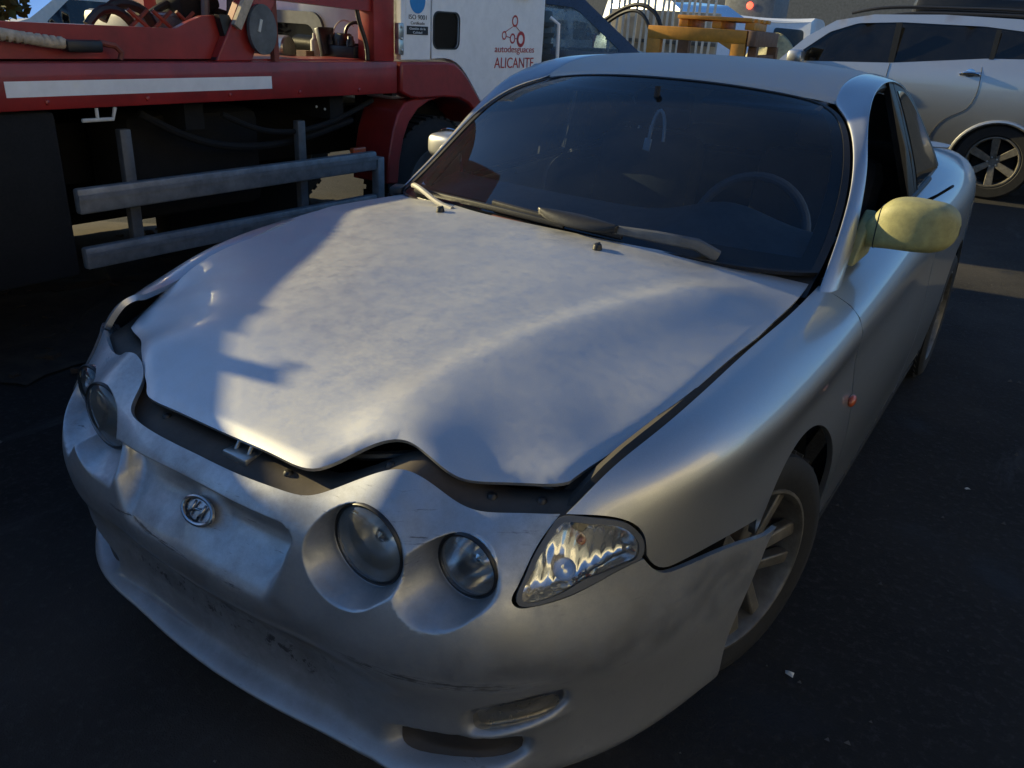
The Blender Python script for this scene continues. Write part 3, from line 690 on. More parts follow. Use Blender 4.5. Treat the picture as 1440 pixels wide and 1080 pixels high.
# --- wings (front fenders)
f_gap = [(0.774,0.216),(0.823,0.19),(0.901,0.161),(1.091,0.123),(1.347,0.098),(1.648,0.088),(1.868,0.078),(1.98,0.07)]
f_seam = [(1.26,0.374),(1.178,0.363),(1.082,0.352),(0.988,0.3455),(0.947,0.34),(0.924,0.327),(0.913,0.315)]
f_lamp = [(0.913,0.315),(0.91,0.295),(0.893,0.27),(0.837,0.2355),(0.774,0.216)]
arcB = arch_pts(43, 200, 34, u0=1.25)
fh = .012
fp = crv(f_gap, fh)[:-1]+crv([f_gap[-1], (1.966, .20), (1.966, .42), (1.953, .725)], fh)[:-1]+crv([(1.953, .725), arcB[-1]], fh)[:-1]+crv(arcB[::-1]+[f_seam[0]], fh)[:-1]+crv(f_seam, fh)[:-1]+crv(f_lamp, fh)[:-1]
f_gap2 = [(.774,.216),(.80,.165),(.85,.125),(.95,.09),(1.083,.065),(1.339,.040),(1.640,.035),(1.86,.04),(1.98,.070)]
fp2 = crv(f_gap2, fh)[:-1]+fp[len(crv(f_gap, fh))-1:]
for s in (1, -1):
    fpl = fp if s > 0 else mir(fp2)
    wing = panel('front_wing', fpl, S0, fh, M['silver'], car, skirt=.014, flip=True)
    mb = MB(); mb.add(*[(lambda bm: ([tuple(Vector((v.co.x*.010+s*.864, v.co.y*.024+.419, v.co.z*.016+.600))) for v in bm.verts], [[v.index for v in f.verts] for f in bm.faces]))(b_) for b_ in [bmesh.new()] if not bmesh.ops.create_icosphere(b_, subdivisions=3, radius=1) is None][0])
    mb.build('side_marker', M['orange'], wing)
    # rolled wheel-arch inner liner
    rows = []
    for k in range(25):
        a = R(-15+210*k/24); rows.append([(s*x, -.372*math.cos(a), .30+.372*math.sin(a)) for x in (.795, .76, .70, .55)])
    sheet('wheel_arch_liner', rows, M['dark'], wing)
# --- doors and rear quarters
dh = .03
def dpoly(): return path(dh, [(1.974,.095),(2.3,.098),(2.7,.098),(3.148,.10)], [(3.148,.10),(3.150,.3),(3.12,.55),(3.07,.735)], [(3.07,.735),(2.5,.74),(1.961,.735)], [(1.961,.735),(1.974,.42),(1.974,.20),(1.974,.095)])
arcR = []
u, v = 3.8, .5
for k in range(31):
    a = R(-15+210*k/30); y = 2.475-.355*math.cos(a); z = .305+.355*math.sin(a); u, v = newton(S0, [1, 2], (y, z), 4.0 if k == 0 else u, .6 if k == 0 else v); arcR.append((u, v))
def qpoly():
    return path(dh, [(3.157,.06),(3.5,.02),(4.0,.01),(4.6,.01),(5.0,.02),(TMAX,.03)], [(TMAX,.03),(TMAX,.75)], [(TMAX,.75),(4.9,.745),arcR[-1]], arcR[::-1], [arcR[0],(3.3,.745),(3.080,.738)], [(3.080,.738),(3.13,.55),(3.160,.3),(3.157,.06)])
for s in (1, -1):
    f = (lambda L: L) if s > 0 else mir
    door = panel('door', f(dpoly()), S0, dh, M['silver'], car, skirt=.014, flip=True)
    q = S0(np.array([s*2.95]), np.array([.20]))[0]
    mb = MB(); mb.box((-.010, -.085, -.02), (.014, .085, .02), bev=.009); mb.v = [tuple(Vector(p)+Vector(q)) for p in mb.v]; mb.build('door_handle', M['silver'], door)
    rq = panel('rear_quarter', f(qpoly()), S0, dh, M['silver'], car, skirt=.014, flip=True)
    rows = []
    for k in range(25):
        a = R(-15+210*k/24); rows.append([(s*x, 2.475-.365*math.cos(a), .305+.365*math.sin(a)) for x in (.86, .80, .70, .5)])
    sheet('wheel_arch_liner', rows, M['dark'], rq)
    # window waist seal, and the loose black strip standing off the door top
    mb = MB(); pts = S0(np.array([s*t for t in np.linspace(2.0, 3.5, 14)]), np.full(14, .085)); mb.tube([tuple(Vector(p)+Vector((0, 0, .006))) for p in pts], .011, 8); mb.build('waist_seal', M['black'], door)
    # sill
    mb = MB(); pts = [(.79, y, .19) for y in np.linspace(.42, 2.05, 8)]; mb.tube([(s*a, b, c) for a, b, c in pts], .055, 8); mb.build('sill', M['dark'], car)
# --- glasshouse
G = np.array([(.712,.455,.893),(.705,.52,.925),(.695,.61,.98),(.678,.72,1.06),(.652,.81,1.135),(.615,.895,1.196),(.566,.985,1.239),(.507,1.07,1.270)])
Cn = np.array([(0,.25,.915),(0,.32,.952),(0,.43,1.012),(0,.57,1.087),(0,.71,1.158),(0,.83,1.220),(0,.925,1.268),(0,1.005,1.307)])
_ks = np.linspace(0, 1, 8); _G = cspl(_ks, G); _C = cspl(_ks, Cn)
WU, WS = .68, .86
def WIN(u, s):
    a = np.asarray(u)/WU; s = np.asarray(s)/WS; g = _G(s); c = _C(s); k = np.abs(a)**2.2
    return np.stack([g[:, 0]*a, c[:, 1]+(g[:, 1]-c[:, 1])*k, c[:, 2]+(g[:, 2]-c[:, 2])*k+.004*(1-np.abs(a)**2)*0], 1)
w_half = crv([(0,.012),(.3,.012),(.62,.012),(.662,.03)], .03)[:-1]+crv([(.662,.03),(.669,.2),(.669,.5),(.668,.70),(.660,.775),(.632,.828),(.57,.849),(.45,.853)], .025)[:-1]+crv([(.45,.853),(.2,.853),(0,.853)], .03)
wpoly = w_half[:-1]+mir(w_half)[::-1][:-1]
ws = panel('windscreen', wpoly, WIN, .03, M['screen'], car, skirt=0)
ws['label'] = 'dusty windscreen with dark border'
inner = [(a*.945, .43+(b-.43)*.90+.006) for a, b in wpoly]
panel('screen_border', [(a*1.012, .43+(b-.43)*1.012) for a, b in wpoly], WIN, .02, M['black'], ws, holes=[inner], skirt=.004, off=-.004)
panel('screen_seal', [(a*1.018, .43+(b-.43)*1.018) for a, b in wpoly], WIN, .02, M['black'], ws, holes=[[(a*.992, .43+(b-.43)*.992) for a, b in wpoly]], skirt=.012, off=.003)
# pillar and roof rail: one pressed strip from the scuttle over the door opening to the boot
R1 = [(.728,.395,.852),(.716,.52,.928),(.706,.612,.985),(.689,.722,1.066),(.663,.812,1.142),(.625,.90,1.204),(.574,.99,1.250),(.520,1.085,1.283),(.505,1.21,1.325),(.498,1.45,1.350),(.492,1.75,1.343),(.497,2.05,1.280),(.535,2.40,1.145),(.60,2.75,1.005)]
R3 = [(.757,.50,.850),(.747,.60,.925),(.735,.68,.985),(.715,.77,1.066),(.694,.838,1.135),(.666,.905,1.203),(.643,.985,1.258),(.622,1.10,1.298),(.608,1.24,1.324),(.598,1.45,1.335),(.600,1.72,1.308),(.622,1.95,1.225),(.665,2.17,1.095),(.742,2.42,.925)]
def rail_rows(s):
    rows = []
    for a, b in zip(R1, R3):
        a = Vector(a); b = Vector(b); o = Vector((.72, -.15, .55)); mid = (a+b)/2
        rows.append([(s*p.x, p.y, p.z) for p in (a-Vector((0, 0, .012)), a, a*.72+b*.28+o*.007, mid+o*.009, a*.25+b*.75+o*.008, b, b+Vector((-.016, 0, -.006)))])
    return rows
for s in (1, -1):
    rl = sheet('roof_pillar', rail_rows(s), M['pillar'], car, flip=(s < 0), sub=(70, 25))
    # black inner frame round the door opening
    fr = [(p[0]-.030, p[1]+.014, p[2]-.020) for p in R3[1:]]
    mb = MB(); mb.tube([(s*a, b, c) for a, b, c in crv(fr, .05)], .017, 8); mb.build('window_frame', M['black'], rl)
rows = []
for i in range(7, 14):
    e = Vector(R1[i])
    t = (i-7)/6; c = Vector([(0,1.008,1.311),(0,1.18,1.352),(0,1.45,1.374),(0,1.75,1.368),(0,2.06,1.312),(0,2.43,1.175),(0,2.80,1.02)][i-7])
    rows.append([(e.x*a*(1.0), c.y+(e.y-c.y)*abs(a)**2.4, c.z+(e.z-c.z)*abs(a)**2.4+(.002 if abs(a) < 1 else -.001)) for a in np.linspace(-1, 1, 21)])
hdr = [(p[0], p[1]-.004, p[2]-.012) for p in rows[0]]
A = np.array(rows); kk = np.linspace(0, 1, 7); fine = cspl(kk, A)(np.linspace(0, .70, 30))
sheet('roof', [hdr]+[list(map(tuple, r)) for r in fine], M['roofpaint'], car)
fine2 = cspl(kk, A)(np.linspace(.705, 1, 14)); sheet('rear_window', [list(map(tuple, r)) for r in fine2], M['darkglass'], car)
rows = []
for y, z, w in ((2.80,1.015,.60),(2.95,1.005,.66),(3.1,1.005,.66),(3.25,1.0,.58),(3.36,.985,.45)):
    rows.append([(w*a, y, z+.01*(1-a*a)) for a in np.linspace(-1, 1, 9)])
sheet('boot_lid', rows, M['silver'], car)
# side window area: pillar post, quarter glass
XSZ = cspl([.86,.92,1.0,1.1,1.2,1.28,1.34], [.748,.738,.722,.690,.652,.618,.590])
def SIDE(y, z):
    y = np.asarray(y, float); z = np.asarray(z, float)
    return np.stack([XSZ(z)-.028*np.clip(y-1.25, 0, 2)**2*np.clip((z-.9)/.4, 0, 1)-.004, y, z], 1)
for s in (1, -1):
    F = SIDE if s > 0 else (lambda y, z: SIDE(y, z)*np.array([-1, 1, 1]))
    # door B-post and quarter light
    post = panel('door_post', [(1.60,.90),(1.72,.90),(1.56,1.325),(1.47,1.335)], F, .05, M['black'], car, skirt=.02, flip=(s < 0))
    qg = path(.04, [(1.73,.925),(1.66,1.12),(1.585,1.30)], [(1.585,1.30),(1.74,1.285),(1.93,1.20),(2.10,1.09),(2.24,.985),(2.26,.95),(2.20,.925)], [(2.20,.925),(1.73,.925)])
    qw = panel('quarter_window', qg, F, .05, M['darkglass'], car, skirt=.004, off=.004, flip=(s < 0))
    panel('window_trim', [(a, b) for a, b in path(.05, [(1.69,.885),(1.54,1.335)], [(1.54,1.335),(1.76,1.31),(1.95,1.23),(2.14,1.11),(2.30,.985),(2.33,.92),(2.30,.885)], [(2.30,.885),(1.69,.885)])], F, .05, M['black'], qw, holes=[qg], skirt=.012, off=.001, flip=(s < 0))
    if s < 0:   # passenger side glass is still up
        panel('door_window', path(.05, [(.86,.91),(.80,1.07),(.92,1.21),(1.10,1.31)], [(1.10,1.31),(1.47,1.325)], [(1.47,1.325),(1.60,.91)], [(1.60,.91),(.86,.91)]), F, .06, M['sideglass'], car, skirt=0, flip=True)
mb = MB(); mb.tube([(.752,1.55,.912),(.757,1.74,.914),(.80,1.73,.950),(.842,1.70,.992)], .012, 8, sy=.45); lw = mb.build('loose_trim', M['black'], car); lw['label'] = 'black waist trim strip standing off the door'
# --- door mirrors
def mirror(s, m, lab):
    secs = [(.748,.742,.965,.034,.036),(.770,.743,.982,.048,.053),(.79,.745,.996,.062,.067),(.812,.748,1.003,.074,.071),(.85,.752,1.006,.082,.073),(.90,.757,1.005,.082,.070),(.935,.765,1.006,.073,.066),(.957,.772,1.005,.056,.051),(.968,.778,1.004,.036,.033),(.972,.782,1.004,.012,.014)]
    rows = []
    if s < 0: secs = [(x-.075*min(1, max(0, (x-.76)/.05)), y+.085, z, ry*.72, rz*.70) for (x, y, z, ry, rz) in secs]
    for (x, y, z, ry, rz) in secs:
        row = []
        for k in range(28):
            a = 2*math.pi*k/28; c, q = math.cos(a), math.sin(a); p = .52
            cy = math.copysign(abs(c)**p, c); cz = math.copysign(abs(q)**p, q)
            yy = cy*ry if cy < 0 else cy*ry*.55
            row.append((s*x, y+yy, z+cz*rz*(1.0 if cz > 0 else .92)))
        rows.append(row)
    o = sheet('door_mirror', rows, m, car, closed_u=True, flip=(s > 0)); o['label'] = lab
    su = o.modifiers.new('sub', 'SUBSURF'); su.levels = 1; su.render_levels = 2
    ring = [tuple(Vector(a)*.5+Vector(b_)*.5) for a, b_ in zip(rows[1], rows[2])]; cx_ = Vector(ring[0])*0
    for q in ring: cx_ += Vector(q)/len(ring)
    mb = MB(); mb.tube([cx_+(Vector(q)-cx_)*1.001 for q in ring], .0016, 6, closed=True); mb.build('mirror_joint', M['black'], o)
    # black joint groove and triangular foot
    mb = MB(); mb.prism([(.62, .895), (.80, .895), (.83, .93), (.82, .99), (.775, 1.025), (.72, 1.0)], 'x', s*.728, s*.758); mb.build('mirror_foot', m, o, bevel=.006)
    mb = MB(); mb.lathe([(.001, 0), (.058, 0), (.060, .004)], 24, Matrix.Translation((s*(.86 if s > 0 else .81), .80 if s > 0 else .856, 1.01)) @ Matrix.Rotation(R(-90), 4, 'X') @ Matrix.Diagonal((1.25, 1, 1, 1))); mb.build('mirror_glass', M['chrome'], o)
mirror(1, M['yellow'], 'unpainted dusty yellow door mirror'); mirror(-1, M['silver'], 'silver door mirror')
# --- scuttle, wipers, hose
rows = []
for a in np.linspace(-1, 1, 25):
    x = .70*a; k = abs(a)**2.2
    y0 = .235+.19*k; z0 = .905-.030*k
    rows.append([(x, y0-.02, z0-.03), (x, y0+.03, z0+.002), (x, y0+.075, z0+.018), (x, y0+.11, z0+.040)])
sc_ = sheet('scuttle_panel', rows, M['black'], car)
mb = MB()
for i in range(9):
    x = -.66+i*.028; k = abs(x/.70)**2.2; mb.box((x, .262+.19*k, .906-.03*k), (x+.016, .33+.19*k, .918-.03*k), Matrix.Rotation(R(14), 4, 'X'))
mb.build('scuttle_grille', M['cream'], sc_)
mb = MB(); mb.box((-.20, .272, .917), (-.045, .310, .927), Matrix.Rotation(R(4), 4, 'Z')); mb.build('scuttle_trim', M['rust'], sc_)
def wpt(u, s, up): 
    P = WIN(np.array([u, u+1e-3, u]), np.array([s, s, s+1e-3])); n = np.cross(P[1]-P[0], P[2]-P[0]); n /= np.linalg.norm(n); return Vector(P[0]+n*up)
wp = MB(); wp.tube([Vector((.47,.352,.918)), wpt(.40,.045,.030), wpt(.30,.045,.036), wpt(.19,.055,.030)], [.012,.011,.010,.008], 8, sy=1.5)
wa = wp.build('wiper_arm', M['grey'], car)
wp = MB(); P = [wpt(.215-.42*t, .050+.045*t, .016) for t in np.linspace(0, 1, 12)]; wp.tube(P, .007, 8, sy=1.7); wp.build('wiper_blade', M['black'], wa)
rows = []
for t in np.linspace(0, 1, 13):
    u = .205-.235*t; hgt = .030*math.sin(math.pi*min(1, max(0.03, t*.94+.03)))**.55; c = wpt(u, .048+.026*t, .020)
    d1 = (wpt(u, .2, 0)-wpt(u, .05, 0)).normalized(); n = (wpt(u, .05, 1)-wpt(u, .05, 0))
    rows.append([tuple(c-d1*hgt+n*.012), tuple(c-d1*hgt*.5+n*.026), tuple(c+d1*hgt*.3+n*.028), tuple(c+d1*hgt+n*.012)])
sheet('wiper_spoiler', rows, M['black'], wa, thick=.004, sub=(30, 12))
wp = MB(); P = [wpt(.05-.62*t, .050+.020*math.sin(t*3.1), .014) for t in np.linspace(0, 1, 14)]; wp.tube(P, .006, 8, sy=1.6); wb = wp.build('wiper_blade', M['black'], car); wb['label'] = 'second wiper blade lying along the scuttle'
wp = MB(); wp.tube(crv([(-.655,.47,.925),(-.60,.40,.940),(-.53,.335,.955),(-.47,.31,.945),(-.41,.290,.930),(-.34,.274,.922)], .02), .0085, 8); wh = wp.build('washer_hose', M['hose'], car); wh['label'] = 'pale rubber hose lying loose on the scuttle'
mb = MB(); mb.box((-.745, .43, .885), (-.70, .50, .915), Matrix.Rotation(R(25), 4, 'Z'), bev=.008); mb.build('pillar_cap', M['black'], car)
# --- engine bay seen through the gaps
rows = []
for t in np.linspace(-.764, .764, 61):
    v = np.interp(abs(t), [p[0] for p in b_top], [p[1] for p in b_top]); q = S0(np.array([t]), np.array([v]))[0]
    rows.append([tuple(q+np.array(d)) for d in ((0, .006, -.020), (0, .022, -.014), (0, .050, -.004), (0, .085, .004), (0, .10, -.03), (0, .12, -.10))])
sheet('radiator_cover', rows, M['baydust'], car)
mb = MB(); mb.box((-.62, -.60, .50), (.62, .22, .52)); mb.box((-.66, .20, .50), (.66, .22, .84)); mb.box((-.50, -.72, .40), (.50, -.70, .66))
mb.box((-.30, -.50, .52), (.25, -.10, .72), bev=.03); mb.box((.32, -.45, .52), (.55, -.2, .70), bev=.02); mb.build('engine_bay', M['dark'], car)
for s in (1, -1):
    mb = MB(); P = S0(np.array([s*t for t in (.81, .91, 1.08, 1.34, 1.64, 1.9)]), np.array([.20, .155, .118, .092, .082, .072]))
    P = [Vector(p)+Vector((-s*.034, .01, -.052)) for p in P]; mb.tube(crv([tuple(p) for p in P], .05), .020, 8); mb.tube(crv([tuple(p+Vector((-s*.035, 0, -.03))) for p in P], .05), .03, 8)
    mb.tube([P[0]+Vector((-s*.06, .02, -.01)), P[0]+Vector((s*.035, -.01, .0))], .012, 8)
    mb.build('inner_wing', M['bay'], car)
mb = MB(); mb.box((.02, -.868, .690), (.085, -.815, .706), bev=.004); mb.tube([(.035,-.85,.70),(.035,-.835,.722),(.07,-.835,.722),(.07,-.85,.70)], .0045, 8); mb.build('bonnet_latch', M['steel'], car)
mb = MB()
for x, t_ in ((-.18,-.185),(.17,.172),(.33,.345),(.50,.585),(.60,.70)):
    v = np.interp(abs(t_), [p[0] for p in b_top], [p[1] for p in b_top]); q = S0(np.array([t_]), np.array([v]))[0]
    mb.lathe([(.001,.006),(.006,.005),(.009,.001),(.010,-.004)], 12, Matrix.Translation((q[0], q[1]+.055, q[2]-.003)))
o = mb.build('cover_clips', M['black'], car); o['kind'] = 'stuff'
rows = [p for p in crv([(-.60,-.62,.715),(-.42,-.66,.745),(-.25,-.745,.722),(0,-.775,.708),(.25,-.745,.722),(.42,-.66,.745),(.60,-.62,.715)], .03)]
mb = MB(); mb.tube(rows, .009, 8); mb.build('rubber_seal', M['black'], car)
mb = MB(); mb.tube(crv([(.30,-.66,.70),(.42,-.60,.72),(.55,-.56,.71),(.60,-.45,.73)], .03), .012, 8); mb.build('coolant_hose', M['black'], car)
# --- wheels
def wheel(name, c, steer, s, lab=None):
    T = Matrix.Translation(c) @ Matrix.Rotation(R(steer), 4, 'Z') @ Matrix.Rotation(R(90*s), 4, 'Y')
    w = bpy.data.objects.new(name, None); link(w, car)
    if lab: w['label'] = lab
    mb = MB(); mb.lathe([(.206, -.075), (.214, -.094), (.245, -.104), (.275, -.100), (.292, -.088), (.299, -.060), (.301, 0), (.299, .060), (.292, .088), (.275, .100), (.245, .104), (.214, .094), (.206, .075)], 48, T)
    ty = mb.build('tyre', M['rubber'], w)
    mb = MB()
    for k in range(44):
        a = 2*math.pi*k/44
        for sg in (-1, 1):
            p = T @ Matrix.Rotation(a, 4, 'Z') @ Matrix.Translation((.300, 0, sg*.045)); b = MB().box((-.004, -.012, -.030), (.0035, .012, .030), Matrix.Rotation(R(20*sg), 4, 'X')); mb.add([p @ Vector(v) for v in b.v], b.f)
    mb.build('tread_blocks', M['rubber'], ty)['kind'] = 'stuff'
    mb = MB(); mb.lathe([(.215, .090), (.213, .097), (.206, .098), (.200, .090), (.196, .060), (.185, .02), (.182, -.06), (.20, -.085)], 48, T); rim = mb.build('rim', M['alloy'], w)
    mb = MB()
    for k in range(5):
        Rm = T @ Matrix.Rotation(2*math.pi*k/5+.3, 4, 'Z')
        for sg in (-1, 1):
            V = [Rm @ Vector(p) for p in ((.045, sg*.010, .070), (.045, sg*.040, .066), (.195, sg*.062, .078), (.195, sg*.026, .082), (.045, sg*.010, .035), (.045, sg*.040, .035), (.195, sg*.062, .050), (.195, sg*.026, .050))]
            mb.add(V, [(0, 1, 2, 3), (7, 6, 5, 4), (0, 4, 5, 1), (1, 5, 6, 2), (2, 6, 7, 3), (3, 7, 4, 0)])
    mb.lathe([(.062, .03), (.060, .070), (.045, .078), (.034, .074), (.030, .060), (.001, .058)], 24, T)
    mb.build('spokes', M['alloy'], rim, bevel=.005)
    mb = MB(); mb.lathe([(.001, .0), (.13, 0), (.13, -.02), (.001, -.02)], 32, T); mb.build('brake_disc', M['rust'], w)
    mb = MB()
    for k in range(5):
        p = T @ Matrix.Rotation(2*math.pi*k/5, 4, 'Z') @ Matrix.Translation((.048, 0, .068)); b = MB().lathe([(.001, .014), (.008, .013), (.009, 0)], 6); mb.add([p @ Vector(v) for v in b.v], b.f)
    mb.build('wheel_bolts', M['steel'], rim)['kind'] = 'stuff'
    return w
wheel('wheel', (.708, -.010, .300), -17, 1, 'front wheel turned inwards with dirty alloy rim'); wheel('wheel', (-.745, 0, .300), -17, -1)
wheel('wheel', (.765, 2.475, .300), 0, 1); wheel('wheel', (-.765, 2.475, .300), 0, -1)
# --- cabin
mb = MB(); mb.box((-.70, .25, .22), (.70, 2.6, .25)); mb.box((-.71, 2.3, .25), (.71, 2.34, .95)); mb.build('floor_pan', M['interior'], car)
rows = []
for a in np.linspace(-1, 1, 21):
    x = .68*a; k = abs(a)**2.2; hump = .05*math.exp(-((x-.36)/.16)**2)
    rows.append([(x, .30+.20*k, .90-.03*k), (x, .42+.18*k, .925-.02*k+hump*.2), (x, .60+.12*k, .935+hump), (x, .74+.05*k, .925+hump*1.05), (x, .80+.02*k, .86), (x, .83, .70), (x, .80, .45)])
dsh = sheet('dashboard', rows, M['dash'], car, sub=(41, 30))
def seat(x, mat):
    mb = MB(); mb.box((x-.25, 1.15, .36), (x+.25, 1.68, .52), bev=.06); mb.box((x-.24, 1.60, .48), (x+.24, 1.76, 1.06), Matrix.Rotation(R(-14), 4, 'X'), bev=.07); mb.box((x-.13, 1.76, 1.06), (x+.13, 1.84, 1.22), Matrix.Rotation(R(-10), 4, 'X'), bev=.03)
    return mb.build('seat', mat, car)
seat(.36, M['interior']); seat(-.36, M['interior'])
mb = MB(); mb.box((-.55, 2.02, .45), (.55, 2.2, .95), Matrix.Rotation(R(-15), 4, 'X'), bev=.05); mb.build('rear_seat', M['interior'], car)
T = Matrix.Translation((.36, .93, .865)) @ Matrix.Rotation(R(68), 4, 'X')
mb = MB(); mb.tube([T @ Vector((.185*math.cos(a), .185*math.sin(a), 0)) for a in np.linspace(0, 2*math.pi, 40, endpoint=False)], .015, 10, closed=True)
mb.lathe([(.001, .02), (.05, .015), (.07, -.02), (.06, -.06)], 20, T)
for a in (0, math.pi, -math.pi/2): mb.tube([T @ Vector((.05*math.cos(a), .05*math.sin(a), -.01)), T @ Vector((.18*math.cos(a), .18*math.sin(a), 0))], .014, 8)
mb.build('steering_wheel', M['dash'], car)
mb = MB(); mb.box((-.13, .885, 1.165), (.13, .915, 1.225), Matrix.Rotation(R(12), 4, 'X'), bev=.02); mb.tube([(0, .90, 1.215), (0, .905, 1.285)], .010, 8); rv = mb.build('rear_view_mirror', M['interior'], car)
for s in (1, -1):
    mb = MB(); mb.box((s*.31-.19, .985, 1.255), (s*.31+.19, 1.13, 1.272), Matrix.Rotation(R(14), 4, 'X'), bev=.01); mb.build('sun_visor', M['dash'], car)
# charm hanging from the mirror: a thing of its own
mb = MB(); mb.tube(crv([(.005,.878,1.165),(.004,.872,1.12),(.018,.870,1.19),(.036,.871,1.215),(.050,.872,1.19),(.055,.872,1.12)], .01), .0060, 6)
ch = mb.build('hanging_charm', M['charm']); tag(ch, 'pale loop and tag hanging from the rear view mirror behind the windscreen', 'charm')
mb = MB(); mb.box((-.012, .868, 1.085), (.014, .876, 1.125), Matrix.Rotation(R(8), 4, 'Y'), bev=.004); mb.build('charm_tag', M['charm'], ch)
# ================================================================ THE PLACE
def struct(o): o['kind'] = 'structure'; return o
# ground: one sheet to the horizon, finer relief near the camera
t = NT('yard asphalt')
co = t.coord(); a = t.noise(.9, 9, .7); b = t.noise(38, 6, .75); c3 = t.noise(240, 3, .6); d = t.noise(.28, 6, .6)
col = t.mix(t.ramp(a, [(.35, 0), (.7, 1)]), (.0125, .0112, .0098), (.028, .0255, .0225))
col = t.mix(t.math('MULTIPLY', t.ramp(b, [(.52, 0), (.70, 1)]), .6), col, (.065, .061, .056))
col = t.mix(t.math('MULTIPLY', t.ramp(d, [(.50, 0), (.66, 1)]), .6), col, (.085, .075, .062))
st = t.mapping((1.2, .22, 1), (0, 0, .5)); s1 = t.noise(3.0, 8, .7, st)
col = t.mix(t.math('MULTIPLY', t.ramp(s1, [(.58, 0), (.68, 1)]), .5), col, (.07, .067, .065))
oil = t.ramp(t.noise(1.7, 6, .6), [(.58, 0), (.66, 1)])
col = t.mix(t.math('MULTIPLY', oil, .7), col, (.010, .010, .011))
t.set(Base_Color=col, Roughness=t.math('SUBTRACT', .93, t.math('MULTIPLY', oil, .25)), Specular_IOR_Level=.3)
t.bump(t.math('ADD', c3, t.math('MULTIPLY', b, 1.4)), .8, .004); M['asphalt'] = t.m
V = []; F = []
xs = [-150, -60, -25, -12]+list(np.arange(-8, 8.1, .5))+[12, 25, 60, 150]; n = len(xs)
for y in xs:
    for x in xs:
        V.append((x, y, .006*math.sin(x*1.7+y*.6)*math.sin(y*1.3) if abs(x) < 7 and abs(y) < 7 else 0))
for i in range(n-1):
    for j in range(n-1): F.append((i*n+j, i*n+j+1, (i+1)*n+j+1, (i+1)*n+j))
struct(mesh('ground', V, F, M['asphalt']))
# loose crumbs and grit, uncountable
mb = MB(); rnd = random.Random(3)
for k in range(600):
    x = rnd.uniform(-4.5, 3.2); y = rnd.uniform(-1.8, 5); s = rnd.choice((.003, .004, .005, .008))*rnd.uniform(.7, 1.6)
    P = [Vector((x+rnd.uniform(-s, s), y+rnd.uniform(-s, s), rnd.uniform(.002, .004)+s*.6*(i == 3))) for i in range(4)]
    P = [Vector((x-s, y-s*.6, .004)), Vector((x+s, y-s*.4, .004)), Vector((x+s*.2, y+s, .004)), Vector((x, y, .005+s))]
    mb.add(P, [(0, 1, 3), (1, 2, 3), (2, 0, 3)])
g = mesh('grit', mb.v, mb.f, M['grit'], None, False); g['kind'] = 'stuff'
# damp brown dirt that has gathered under the truck
rows = []
for i in range(9):
    r = i/8; rows.append([(-3.0+(1.35+.25*math.sin(3*a)+.15*math.sin(7*a+1))*r*math.cos(a), .7+(1.6+.3*math.sin(2*a+1)+.12*math.sin(9*a))*r*math.sin(a), .012+.022*(1-r)**.5*(1+.5*math.sin(5*a+9*r))) for a in np.linspace(0, 2*math.pi, 60)])
M['dirt'] = simple('brown dirt', (.040, .026, .016), .95, var=.6, scale=9, bump=1.0)
o = mesh('dirt_patch', [p for r in rows for p in r], [(i*60+j, i*60+j+1, (i+1)*60+j+1, (i+1)*60+j) for i in range(8) for j in range(59)], M['dirt']); o['kind'] = 'stuff'
mb = MB()
for k in range(260):
    a = rnd.uniform(0, 6.28); r = rnd.random()**.5; x = -3.0+1.3*r*math.cos(a); y = .7+1.5*r*math.sin(a); s = rnd.uniform(.006, .03)
    mb.box((x-s, y-s*.7, .01), (x+s, y+s*.7, .015+s*.8), Matrix.Rotation(rnd.uniform(0, 3), 4, 'Z') @ Matrix.Rotation(rnd.uniform(-.3, .3), 4, 'X'))
o = mb.build('dirt_clods', M['dirt'], None, False); o['kind'] = 'stuff'
# small white scraps
def scrap(x, y, s, lab):
    mb = MB(); P = []
    for k in range(7):
        a = 2*math.pi*k/7; r = s*rnd.uniform(.5, 1); P.append((x+r*math.cos(a), y+r*.7*math.sin(a), .012+rnd.uniform(0, s*.25)))
    mb.add(P+[(x, y, .018+s*.15)], [(i, (i+1) % 7, 7) for i in range(7)]); tag(mb.build('paper_scrap', M['offwhite'], None, False), lab, 'scrap', 'pale scraps on the asphalt')
scrap(-.62, -1.19, .026, 'torn white scrap on the dark ground at the lower left edge')
scrap(.93, .03, .016, 'tiny white scrap on the ground beside the front tyre')
scrap(1.18, 1.35, .012, 'tiny pale speck of litter on the ground right of the coupe')

# ================================================================ TOW TRUCK (stands parallel to the coupe, facing away)
X0 = -2.1
def rr(y0, y1, z0, z1, r, n=5):
    P = []
    for cy, cz, a0 in ((y1-r, z1-r, 0), (y0+r, z1-r, 90), (y0+r, z0+r, 180), (y1-r, z0+r, 270)):
        P += [(cy+r*math.cos(R(a0+90*k/n)), cz+r*math.sin(R(a0+90*k/n))) for k in range(n+1)]
    return P
truck = thing('tow_truck', 'red flatbed tow truck with white cab lettered ALICANTE, standing beside the coupe', 'truck')
mb = MB(); mb.box((X0-.16, -3.2, 1.047), (X0, 2.03, 1.215), bev=.006); mb.box((X0-.30, -3.2, 1.195), (X0-.10, 2.03, 1.222)); side = mb.build('side_beam', M['red'], truck)
mb = MB(); mb.box((X0-.001, -.105, 1.096), (X0+.002, 1.125, 1.152)); st_ = mb.build('reflective_strip', M['white'], side); st_['label'] = 'long pale strip along the red side beam'
